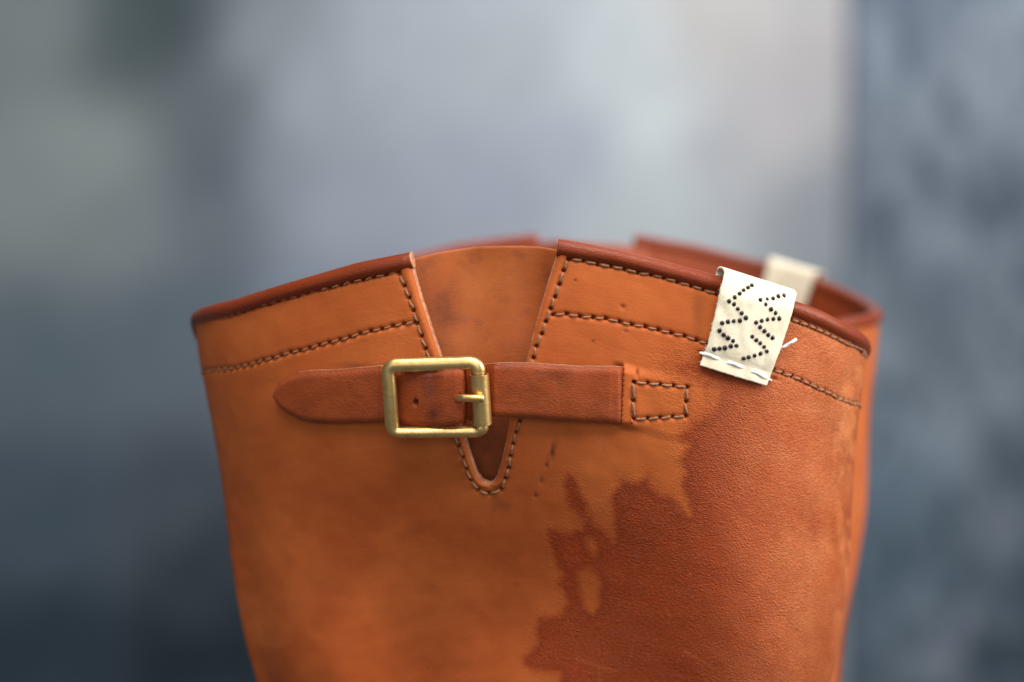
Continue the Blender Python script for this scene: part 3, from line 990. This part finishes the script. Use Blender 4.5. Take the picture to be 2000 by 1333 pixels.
def tube(path, rx, ry, nrm, na=20, closed=False, shape=1.0, caps=True):
    """sweep an ellipse; nrm = direction of rx at each point"""
    path = np.asarray(path); n = len(path)
    tan = np.gradient(path, axis=0) if not closed else (np.roll(path, -1, 0) - np.roll(path, 1, 0))
    tan /= np.linalg.norm(tan, axis=1, keepdims=True)
    nrm = np.broadcast_to(nrm, path.shape)
    nrm = nrm - (nrm * tan).sum(1, keepdims=True) * tan
    nrm = nrm / np.linalg.norm(nrm, axis=1, keepdims=True)
    bi = np.cross(tan, nrm)
    al = np.linspace(0, 2 * math.pi, na, endpoint=False)
    ca = np.sign(np.cos(al)) * np.abs(np.cos(al)) ** shape; sa = np.sign(np.sin(al)) * np.abs(np.sin(al)) ** shape
    rx = np.broadcast_to(rx, (n,)); ry = np.broadcast_to(ry, (n,))
    P = path[:, None] + nrm[:, None] * (rx[:, None] * ca)[..., None] + bi[:, None] * (ry[:, None] * sa)[..., None]
    V = P.reshape(-1, 3)
    if closed:
        i = np.arange(n)[:, None]; j = np.arange(na)[None]
        F = np.stack([i * na + j, i * na + (j + 1) % na, ((i + 1) % n) * na + (j + 1) % na, ((i + 1) % n) * na + j], -1).reshape(-1, 4)
        return V, [tuple(f) for f in F]
    F = [tuple(f) for f in grid_faces(n, na, 0, True)]
    if caps:
        for e, d in ((0, -1), (n - 1, 1)):
            ring = P[e]; c = ring.mean(0); st = len(V)
            R = c + (ring - c) * 0.86 + tan[e] * d * min(float(rx[e]), float(ry[e])) * 0.16
            V = np.concatenate([V, R])
            for j in range(na):
                k = (j + 1) % na
                F.append((e * na + j, e * na + k, st + k, st + j))
            F.append(tuple(range(st, st + na)))
    return V, F


def fix(me):
    import bmesh
    bm = bmesh.new(); bm.from_mesh(me); bmesh.ops.recalc_face_normals(bm, faces=bm.faces); bm.to_mesh(me); bm.free()
    return me


def buckle(boot, root):
    c = np.array([(757.5, 714), (933, 709), (944, 843.5), (767, 845.5)], float)
    R = 18.0
    pts = []
    for i in range(4):
        p0, p1, p2 = c[i - 1], c[i], c[(i + 1) % 4]
        a = p1 + (p0 - p1) / np.linalg.norm(p0 - p1) * R; b_ = p1 + (p2 - p1) / np.linalg.norm(p2 - p1) * R
        for t in np.linspace(0, 1, 12):
            pts.append((1 - t) ** 2 * a + 2 * t * (1 - t) * p1 + t * t * b_)
        q = c[(i + 1) % 4] + (c[i] - c[(i + 1) % 4]) / np.linalg.norm(c[i] - c[(i + 1) % 4]) * R
        for t in np.linspace(0, 1, 16)[1:-1]:
            pts.append(b_ + (q - b_) * t)
    pts = np.array(pts)
    # left bar rides over the strap, right bar likewise
    h = 0.0058 + 0.0006 * np.abs(pts[:, 0] - 855) / 90
    s, z = inv(pts, h)
    path = boot.S(s, z - rim_front(s), h)
    fr = np.exp(-((pts[:, 0] - 940) / 8) ** 2) * ((pts[:, 1] > 728) & (pts[:, 1] < 832))
    k = np.exp(-np.linspace(-2, 2, 7) ** 2); k /= k.sum()
    fr = np.convolve(np.concatenate([fr[-3:], fr, fr[:3]]), k, 'valid')
    top = np.exp(-((pts[:, 1] - 711) / 8) ** 2); bot = np.exp(-((pts[:, 1] - 845) / 8) ** 2)
    inpl = 0.00188 - 0.0004 * bot - 0.00055 * fr + 0.00003 * vnoise(pts[:, 0] / 12, pts[:, 1] / 12, 61)
    nrm = boot.S(s, z - rim_front(s), h + 0.001) - path
    V, F = tube(path, 0.00160 - 0.0003 * fr, inpl, nrm, 24, True, 0.97)
    frame = link('buckle', fix(mesh_from('buckle', V, F, None, None, True, (M_BRASS,))), root)
    frame['label'] = 'rounded brass buckle frame on the strap'
    # roller: thin sheet tube on the right bar, open at both ends, with a seam lip
    a = np.array([935.5, 731.0]); b_ = np.array([942.0, 828.0])
    n = 30; al = np.linspace(0, 2 * math.pi * 0.985, 40)
    pp = a + (b_ - a) * np.linspace(0, 1, n)[:, None]
    hh = np.full(n, 0.0064)
    s, z = inv(pp, hh); path = boot.S(s, z - rim_front(s), hh)
    nrm = boot.S(s, z - rim_front(s), hh + 0.001) - path; nrm /= np.linalg.norm(nrm, axis=1, keepdims=True)
    tan = path[-1] - path[0]; tan /= np.linalg.norm(tan)
    path = path[0] + (path[-1] - path[0]) * np.linspace(0, 1, n)[:, None]
    bi = np.cross(tan, nrm); bi /= np.linalg.norm(bi, axis=1, keepdims=True)
    A, R0 = [], 0.00248
    for rr in (R0, R0 - 0.00035):
        r = rr + 0 * al
        A.append(path[:, None] + nrm[:, None] * (r * np.cos(al + 2.3))[:, None] + bi[:, None] * (r * np.sin(al + 2.3))[:, None])
    na = len(al); N = n * na
    V = np.concatenate([x.reshape(-1, 3) for x in A])
    F = [tuple(f) for f in grid_faces(n, na)] + [tuple(f[::-1]) for f in grid_faces(n, na, N)]
    for j in range(na - 1):
        F.append((j, j + 1, N + j + 1, N + j)); e = (n - 1) * na
        F.append((e + j, N + e + j, N + e + j + 1, e + j + 1))
    for i in range(n - 1):
        F.append((i * na, N + i * na, N + (i + 1) * na, (i + 1) * na)); e = na - 1
        F.append((i * na + e, (i + 1) * na + e, N + (i + 1) * na + e, N + i * na + e))
    me = fix(mesh_from('roller', V, F, None, None, True, (M_BRASS,)))
    try: me.set_sharp_from_angle(angle=math.radians(40))
    except Exception: pass
    link('roller', me, frame)
    # prong
    pr = [(850, 779, 0.0010), (870, 778, 0.0034), (886, 778, 0.0062), (897, 777.5, 0.0086), (906, 777.5, 0.0096), (925, 778, 0.0100), (944, 779, 0.0098)]
    pr = np.array(pr); tt = np.linspace(0, len(pr) - 1, 60); ii = np.arange(len(pr))
    px = np.stack([np.interp(tt, ii, pr[:, 0]), np.interp(tt, ii, pr[:, 1])], -1); hh = np.interp(tt, ii, pr[:, 2])
    k = np.exp(-np.linspace(-2, 2, 9) ** 2); k /= k.sum()
    hh = np.convolve(np.concatenate([np.full(4, hh[0]), hh, np.full(4, hh[-1])]), k, 'valid')
    s, z = inv(px, hh); path = boot.S(s, z - rim_front(s), hh)
    nrm = boot.S(s, z - rim_front(s), hh + 0.001) - path
    V, F = tube(path, 0.00092, 0.00095, nrm, 16, False, 0.85)
    me = fix(mesh_from('prong', V, F, None, None, True, (M_BRASS,)))
    try: me.set_sharp_from_angle(angle=math.radians(35))
    except Exception: pass
    link('prong', me, frame)
    return frame


def brand_tag(boot, root):
    """folded cotton tape over the binding"""
    sideL = np.array([(1414, 534), (1406, 566), (1399, 600), (1390, 640), (1381, 675), (1374, 692), (1366, 714)], float)
    sideR = np.array([(1553, 577), (1547, 603), (1538, 635), (1526, 672), (1513, 706), (1505, 727), (1495, 754)], float)
    nv, nu = 60, 44
    tv = np.linspace(0, 1, nv); tk = np.linspace(0, 1, 7)
    Lx = np.stack([np.interp(tv, tk, sideL[:, 0]), np.interp(tv, tk, sideL[:, 1])], -1)
    Rx = np.stack([np.interp(tv, tk, sideR[:, 0]), np.interp(tv, tk, sideR[:, 1])], -1)
    u = np.linspace(0, 1, nu)
    G = Lx[:, None] * (1 - u)[None, :, None] + Rx[:, None] * u[None, :, None]
    # nibbled edges
    je = vnoise(tv * 40, tv * 0, 71) * 0.7; G[:, 0, 0] += je; G[:, -1, 0] += vnoise(tv * 38, tv * 0, 72) * 0.7
    G[-1, :, 1] += vnoise(u * 30, u * 0, 73) * 0.6
    hprof = np.interp(tv, [0, 0.10, 0.2, 0.45, 0.75, 0.84, 1.0], [0.0020, 0.0027, 0.0030, 0.0022, 0.0012, 0.0007, 0.0010])
    H = hprof[:, None] + 0.0004 * np.sin(u * math.pi)[None, :] * np.sin(tv * math.pi)[:, None] + 0.0003 * vnoise(G[..., 0] / 16, G[..., 1] / 30, 74)
    pinch = np.exp(-((tv - 0.84) / 0.035) ** 2)[:, None] * (0.0003 * np.cos(u * 2 * math.pi * 3))[None, :]
    H = H + 0.4 * pinch
    s, z = inv(G.reshape(-1, 2), H.ravel()); q = (z - rim_front(s)).reshape(nv, nu); s = s.reshape(nv, nu)
    if boot is not front: s = s + 0.0106 / PERIM
    A = boot.S(s, q, H)
    # fold over the rim and down the inside
    top = A[0]; h0 = H[0]; q0 = q[0]; s0 = s[0]
    sl = (s[0] - s[12]) / np.maximum(q[0] - q[12], 1e-4)     # slant of the tape
    back = []
    nb = 34
    for k_ in range(nb, 0, -1):
        f = k_ / nb
        if f < 0.3:
            a_ = f / 0.3 * math.pi
            hh = -T * 0.42 + (h0 + T * 0.42) * math.cos(a_); qq = q0 + 0.0011 * math.sin(a_)
            sx = s0 + sl * 0
        else:
            d_ = (f - 0.3) / 0.7 * (0.021 if boot is front else 0.030)
            hh = -T * 0.84 - h0 - 0.0006 * math.sin(d_ / 0.021 * 3) ; qq = q0 - d_
            sx = s0 - sl * d_
        back.append(boot.S(sx, qq, hh))
    P = np.concatenate([np.stack(back), A])
    nr = len(P)
    V = P.reshape(-1, 3); F = grid_faces(nr, nu)
    if boot is not front: F = F[:, ::-1]
    uu = np.repeat(u[None, :] * 0.018, nr, 0); vv = np.repeat(np.linspace(0.05, 0, nr)[:, None], nu, 1)
    me = mesh_from('fabric_tag', V, F, np.stack([uu, vv], -1).reshape(-1, 2), None, True, (M_TAG,))
    o = link('fabric_tag', me, root)
    md = o.modifiers.new('thickness', 'SOLIDIFY'); md.thickness = 0.0006; md.offset = -1
    o['label'] = 'cream fabric tag folded over the rim, with rows of raised dark dots'

    def on_tag(pts, extra):
        """place picture points on the tag face"""
        pts = np.asarray(pts, float)
        out_h = []
        Gf = G.reshape(-1, 2); Hf = H.ravel()
        for p in pts:
            out_h.append(Hf[((Gf - p) ** 2).sum(1).argmin()])
        h = np.array(out_h) + extra
        s_, z_ = inv(pts, h)
        return s_, z_ - rim_front(s_), h

    zd = [(686, 203), (646, 224), (599, 251), (559, 287), (507, 325), (449, 366), (498, 396), (539, 446), (581, 490), (624, 539), (562, 567), (497, 573), (436, 579), (377, 593),
          (350, 671), (393, 715), (438, 749), (490, 778), (526, 829), (466, 833), (406, 852), (347, 858), (294, 866),
          (1018, 308), (961, 316), (907, 338), (843, 345), (776, 352), (830, 398), (886, 449), (930, 487), (971, 545), (909, 549), (849, 555), (788, 569), (731, 588),
          (772, 635), (817, 675), (856, 715), (900, 746),
          (690, 733), (733, 771), (773, 803), (814, 841), (843, 887), (774, 911), (715, 932), (653, 949), (600, 962)]
    dots = np.array(zd, float) * 0.1875 + np.array([1340, 520])
    dm = dot_mesh()
    s_, q_, h_ = on_tag(dots, 0.0006)
    for i in range(len(dots)):
        p = boot.S(s_[i], q_[i], h_[i]); n_ = boot.S(s_[i], q_[i], h_[i] + 0.001) - p
        d = bpy.data.objects.new('raised_dot', dm); COL.objects.link(d); d.parent = o
        k = random.uniform(0.88, 1.1)
        rot = Vector(n_).to_track_quat('Z', 'Y').to_matrix().to_4x4()
        d.matrix_world = Matrix.Translation(Vector(p)) @ rot @ Matrix.Rotation(random.uniform(0, 6.28), 4, 'Z') @ Matrix.Diagonal((k, k * random.uniform(0.9, 1.05), 1, 1))
    # white hand stitches along the foot of the tag
    hp = [(1366, 689), (1412, 706), (1459, 722), (1506, 744)]
    for a, c in zip(hp[:-1], hp[1:]):
        a = np.array(a, float); c = np.array(c, float)
        t = np.linspace(0, 1, 24)
        pts = a + (c - a) * t[:, None]; pts[:, 1] -= 2.0 * np.sin(t * math.pi)
        hump = 0.0010 * np.sin(t * math.pi) ** 0.6 - 0.0003
        s_, q_, h_ = on_tag(pts, hump)
        h_ = np.convolve(np.concatenate([np.full(3, h_[0]), h_, np.full(3, h_[-1])]), np.ones(7) / 7, 'valid')
        path = boot.S(s_, q_, h_)
        nr_ = boot.S(s_, q_, h_ + 0.001) - path
        V, F = twisted(path, 0.00048, nr_, twist=2.0, lobe=0.13)
        link('white_stitch', fix(mesh_from('white_stitch', V, F, None, None, True, (M_WHITE,))), o)
    # loose thread end at the right
    t = np.linspace(0, 1, 16)
    pts = np.stack([1512 + 44 * t, 684 - 22 * t + 3 * np.sin(t * 3)], -1)
    hh = 0.0006 + 0.0030 * t
    s_, z_ = inv(pts, hh)
    path = boot.S(s_, z_ - rim_front(s_), hh)
    V, F = twisted(path, 0.00030 + 0.00025 * t ** 2, boot.S(s_, z_ - rim_front(s_), hh + 0.001) - path, 2.5, 0.2)
    link('thread_end', fix(mesh_from('thread_end', V, F, None, None, True, (M_WHITE,))), o)
    # frayed fibres along the cut edges
    fb = []
    for i in range(34):
        side = random.choice((0, -1)); iv = random.randrange(0, nv)
        p = G[iv, side] + np.array([random.uniform(-1, 1), random.uniform(-2, 2)])
        dr = np.array([(-1 if side == 0 else 1) * random.uniform(1.0, 3), random.uniform(-4, 4)])
        tt_ = np.linspace(0, 1, 4)[:, None]
        pts = p + dr * tt_ + np.array([0, random.uniform(-1, 1)]) * tt_ ** 2
        hh = np.full(4, H[iv, side] - 0.0002) + random.uniform(-0.0003, 0.0006) * tt_[:, 0]
        s_, z_ = inv(pts, hh); path = boot.S(s_, z_ - rim_front(s_), hh)
        V, F = tube(path, 0.00004, 0.00004, boot.S(s_, z_ - rim_front(s_), hh + 0.001) - path, 4, False, 1, False)
        fb.append((V, F))
    V, F = merge(fb)
    f = link('frayed_fibres', mesh_from('frayed_fibres', V, F, None, None, True, (M_WHITE,)), o)
    f['kind'] = 'stuff'
    return o


def merge(parts):
    V, F, o = [], [], 0
    for v, f in parts:
        V.append(v); F += [tuple(i + o for i in x) for x in f]; o += len(v)
    return np.concatenate(V), F


def twisted(path, r, nrm, twist, lobe, na=14):
    path = np.asarray(path); n = len(path)
    tan = np.gradient(path, axis=0); tan /= np.linalg.norm(tan, axis=1, keepdims=True)
    nrm = nrm - (nrm * tan).sum(1, keepdims=True) * tan; nrm /= np.linalg.norm(nrm, axis=1, keepdims=True)
    bi = np.cross(tan, nrm)
    al = np.linspace(0, 2 * math.pi, na, endpoint=False)
    t = np.linspace(0, 1, n)
    rr = np.broadcast_to(r, (n,))[:, None] * (1 + lobe * np.cos(2 * al[None] - twist * 2 * math.pi * t[:, None]))
    rr = rr * np.minimum(1, 0.55 + 2.2 * np.minimum(t, 1 - t))[:, None]
    P = path[:, None] + nrm[:, None] * (rr * np.cos(al))[..., None] + bi[:, None] * (rr * np.sin(al))[..., None]
    F = [tuple(f) for f in grid_faces(n, na, 0, True)] + [tuple(range(na)), tuple((n - 1) * na + i for i in range(na))]
    return P.reshape(-1, 3), F


_dm = None


def dot_mesh():
    global _dm
    if _dm: return _dm
    r = 0.00063
    V, F = [], []
    na = 10
    prof = [(1.0, -0.0001), (1.0, 0.00006), (0.82, 0.00022), (0.5, 0.00032), (0.2, 0.00034)]
    for k, (a, z) in enumerate(prof):
        for j in range(na):
            t = 2 * math.pi * j / na
            V.append((r * a * math.cos(t) * (1 + 0.05 * math.sin(3 * t)), r * a * math.sin(t), z))
    for k in range(len(prof) - 1):
        for j in range(na):
            F.append((k * na + j, k * na + (j + 1) % na, (k + 1) * na + (j + 1) % na, (k + 1) * na + j))
    F.append(tuple((len(prof) - 1) * na + j for j in range(na)))
    _dm = mesh_from('raised_dot', V, F, None, None, True, (M_DOT,))
    return _dm


_sm = {}


def stitch_mesh(L, thick=1.0):
    key = (round(L * 1e4), thick)
    if key in _sm: return _sm[key]
    n = 10
    t = np.linspace(0, 1, n)
    x = (t - 0.5) * L
    z = -0.00010 + 0.00024 * np.sin(t * math.pi) ** 0.6 - 0.00095 * (np.abs(2 * t - 1) ** 7)
    path = np.stack([x, 0 * x, z], -1)
    V, F = twisted(path, 0.00031 * thick, np.tile([[0, 0, 1.0]], (n, 1)), twist=-1.5 * L / 0.0025, lobe=0.20, na=8)
    _sm[key] = fix(mesh_from('stitch', V, F, None, None, True, (M_THREAD,)))
    return _sm[key]


def stitches(boot, panel, keys=None):
    cnt = 0
    for k, (hs, hq) in HOLES.items():
        for i in range(len(hs) - 1):
            P0 = boot.S(hs[i], hq[i]); P1 = boot.S(hs[i + 1], hq[i + 1])
            sm_, qm = 0.5 * (hs[i] + hs[i + 1]), 0.5 * (hq[i] + hq[i + 1])
            lift = 0.0
            if k == 'box': lift = float(panel_disp(np.array([[sm_]]), np.array([[qm]]))[0, 0]) + 0.0003
            P = boot.S(sm_, qm, lift)
            nrm = boot.S(sm_, qm, lift + 0.001) - P
            X = Vector(P1 - P0); L = X.length; X.normalize()
            Z = Vector(nrm).normalized(); Z = (Z - X * Z.dot(X)).normalized(); Y = Z.cross(X)
            big = k == 'box' and i >= len(hs) - 3
            th, fr = (1.4, 0.9) if big else {'hem_right': (1.15, 0.80), 'notch_left': (1.12, 0.80), 'box': (1.05, 0.80), 'hem_right_end': (1.1, 0.84), 'facing_right_end': (1.1, 0.84)}.get(k, (0.78, 0.72))
            me = stitch_mesh(round(L * fr, 4), th)
            o = bpy.data.objects.new('stitch', me); COL.objects.link(o); o.parent = panel
            M = Matrix((X, Y, Z)).transposed().to_4x4()
            ang = random.gauss(0.13, 0.09) if not big else random.gauss(0.05, 0.02)
            dz = random.gauss(-0.00009, 0.00008)
            o.matrix_world = Matrix.Translation(Vector(P) + Z * dz) @ M @ Matrix.Rotation(ang, 4, 'Z') @ Matrix.Rotation(random.uniform(-0.25, 0.25), 4, 'X')
            cnt += 1
    return cnt


def build(boot, name, label, step, detail, plabel=None):
    root = bpy.data.objects.new(name, None); COL.objects.link(root)
    tag(root, label, 'boot', 'pair of tan leather boots')
    root.empty_display_size = 0.05
    p = lateral_panel(boot, root, step, detail, plabel)
    medial_panel(boot, root); lining(boot, root); binding(boot, root); gusset(boot, root)
    strap(boot, root); buckle(boot, root); t = brand_tag(boot, root)
    if detail:
        stitches(boot, p)
        # melted thread end under the box, small
        s, q = sq([(1233, 823)]); P = boot.S(s, q, np.array([0.0012]))[0]
        V, F = twisted(np.array([P + np.array([0, 0, 0.0009]), P + np.array([0.0002, -0.0003, 0.0003]), P + np.array([0.0001, -0.0002, -0.0004])]), 0.0004, np.tile([[0.2, -1, 0.1]], (3, 1)), 0.5, 0.2, 8)
        link('melted_thread_knot', fix(mesh_from('melted_thread_knot', V, F, None, None, True, (M_MELT,))), p)
    return root


# ------------------------------------------------------------------ setting: mottled wall far behind
def make_wall_mat():
    m, nt, bs = new_mat('mottled_painted_wall')
    b = NB(nt)
    uv = b.uv()                                   # picture-independent wall metres
    at = b.n('ShaderNodeAttribute'); at.attribute_name = 'paint_shade'
    n1 = b.noise(uv, 2.6, 5, 0.6)
    n2 = b.noise(b.mapping(uv, (1, 0.8, 1), loc=(4, 2, 0)), 11, 5, 0.65)
    n3 = b.noise(b.mapping(uv, (1, 0.45, 1), loc=(9, 1, 0)), 34, 4, 0.6)
    c = b.mix(b.maprange(n1, 0.35, 0.65, 0, 0.12), at.outputs['Color'], (0.09, 0.12, 0.16))
    pt = b.attr('patchy')
    c = b.mix(b.math('MULTIPLY', b.maprange(n2, 0.44, 0.62), b.maprange(pt, 0, 1, 0.03, 0.55)), c, (0.32, 0.37, 0.43))
    c = b.mix(b.math('MULTIPLY', b.maprange(n3, 0.50, 0.66), b.maprange(pt, 0, 1, 0.05, 0.80)), c, (0.035, 0.055, 0.085))
    nt.links.new(c, bs.inputs['Base Color'])
    bs.inputs['Roughness'].default_value = 0.8
    bs.inputs['Specular IOR Level'].default_value = 0.06
    nt.links.new(b.bump(n2, 0.3, 0.004), bs.inputs['Normal'])
    return m


WY = 2.05
KW = 0.00013 * (D + WY) / D     # wall metres per picture unit of the photo
PAINT_SHADE = [  # picture x, y, linear albedo with the dimmer light lower down painted in
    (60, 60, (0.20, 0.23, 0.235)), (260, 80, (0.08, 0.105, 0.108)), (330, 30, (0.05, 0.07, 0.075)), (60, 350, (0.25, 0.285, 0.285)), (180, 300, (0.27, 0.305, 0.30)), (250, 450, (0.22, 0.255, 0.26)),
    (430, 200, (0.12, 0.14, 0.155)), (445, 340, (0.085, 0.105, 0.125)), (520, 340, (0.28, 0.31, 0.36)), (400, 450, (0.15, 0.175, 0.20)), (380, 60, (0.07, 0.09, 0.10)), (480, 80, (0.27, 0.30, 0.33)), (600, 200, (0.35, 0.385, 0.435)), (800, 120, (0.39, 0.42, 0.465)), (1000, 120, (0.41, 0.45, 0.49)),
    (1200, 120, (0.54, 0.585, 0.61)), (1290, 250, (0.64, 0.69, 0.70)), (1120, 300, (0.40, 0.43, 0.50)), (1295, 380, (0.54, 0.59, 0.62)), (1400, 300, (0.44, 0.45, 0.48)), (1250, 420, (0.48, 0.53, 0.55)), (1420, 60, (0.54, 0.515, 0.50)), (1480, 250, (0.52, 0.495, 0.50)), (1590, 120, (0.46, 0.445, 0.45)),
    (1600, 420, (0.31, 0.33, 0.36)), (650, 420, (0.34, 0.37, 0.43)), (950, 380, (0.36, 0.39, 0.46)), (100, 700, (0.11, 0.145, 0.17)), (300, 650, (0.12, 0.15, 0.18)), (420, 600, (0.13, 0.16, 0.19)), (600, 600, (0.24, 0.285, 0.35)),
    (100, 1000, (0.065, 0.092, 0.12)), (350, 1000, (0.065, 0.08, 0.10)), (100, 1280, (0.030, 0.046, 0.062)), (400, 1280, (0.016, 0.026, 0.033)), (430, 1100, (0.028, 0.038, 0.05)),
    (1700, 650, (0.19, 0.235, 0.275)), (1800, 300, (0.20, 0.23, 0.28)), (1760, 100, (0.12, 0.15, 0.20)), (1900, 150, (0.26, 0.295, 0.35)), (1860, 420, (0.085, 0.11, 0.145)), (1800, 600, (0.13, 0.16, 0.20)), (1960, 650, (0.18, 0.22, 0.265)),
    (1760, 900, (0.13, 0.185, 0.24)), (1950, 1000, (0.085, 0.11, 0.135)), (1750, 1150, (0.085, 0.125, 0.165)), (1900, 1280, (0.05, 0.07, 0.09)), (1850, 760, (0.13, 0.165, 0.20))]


def wall_piece(name, x0, x1, z0, z1, y, thick, mat, parent, seed, rights):
    n, mrows = 90, 130
    X, Z = np.meshgrid(np.linspace(x0, x1, n), np.linspace(z0, z1, mrows))
    P = np.stack([X, np.full_like(X, y), Z], -1).reshape(-1, 3)
    pp = project(np.stack([X, np.full_like(X, WY), Z], -1)).reshape(-1, 2)
    pts = np.array([(a, c) for a, c, _ in PAINT_SHADE], float); cols = np.array([c for *_, c in PAINT_SHADE])
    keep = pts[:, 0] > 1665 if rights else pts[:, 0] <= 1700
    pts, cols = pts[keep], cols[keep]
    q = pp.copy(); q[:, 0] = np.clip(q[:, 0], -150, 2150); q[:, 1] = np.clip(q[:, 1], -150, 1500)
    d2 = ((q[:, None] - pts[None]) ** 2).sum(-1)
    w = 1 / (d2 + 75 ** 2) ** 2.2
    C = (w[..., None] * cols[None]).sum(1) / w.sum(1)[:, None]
    nb = len(P)
    # rim so that the panel has thickness
    ring = [(x0, z0), (x1, z0), (x1, z1), (x0, z1)]
    V = np.concatenate([P, np.array([(a, y + thick, c) for a, c in ring])])
    idx = [0, n - 1, mrows * n - 1, (mrows - 1) * n]
    F = [tuple(f) for f in grid_faces(mrows, n)]
    for i in range(4):
        j = (i + 1) % 4
        F.append((idx[j], idx[i], nb + i, nb + j))
    F.append((nb, nb + 3, nb + 2, nb + 1))
    uv = np.concatenate([np.stack([X, Z], -1).reshape(-1, 2), np.array(ring)])
    me = mesh_from(name, V, F, uv, {'patchy': np.concatenate([smoothstep(1640, 1700, pp[:, 0]) if rights else 0.05 + 0 * pp[:, 0], np.zeros(4)])}, False, (mat,))
    ca = me.attributes.new('paint_shade', 'FLOAT_COLOR', 'POINT')
    ca.data.foreach_set('color', np.concatenate([np.concatenate([C, np.ones((nb, 1))], 1), np.tile([[0.2, 0.22, 0.25, 1]], (4, 1))]).astype(np.float32).ravel())
    return link(name, me, parent)


M_WALL = make_wall_mat()
xs = (1652 - 1000) * KW
wall = bpy.data.objects.new('wall', None); COL.objects.link(wall)
tag(wall, kind='structure')
wall['label'] = 'mottled blue grey painted wall far behind the boots'
wall_piece('panel', -1.6, xs, -0.55, 1.9, WY, 0.03, M_WALL, wall, 1, False)
wall_piece('panel', xs + 0.002, 1.7, -0.55, 1.9, WY - 0.012, 0.042, M_WALL, wall, 2, True)

# ------------------------------------------------------------------ build
build(front, 'leather_boot', 'tan leather boot in front with brass buckle strap, oil-darkened patch and dotted cream tag', 0.00030, True,
      'outer side of the shaft in tan leather, darkened by oil at the lower right')
build(rear, 'leather_boot', 'second tan boot mostly hidden behind the buckled boot, its blurred rim and plain tag showing', 0.0011, False)
print('objects', len(bpy.data.objects), 'tris', sum(len(o.data.polygons) * 2 for o in bpy.data.objects if o.type == 'MESH' and o.data.users == 1))
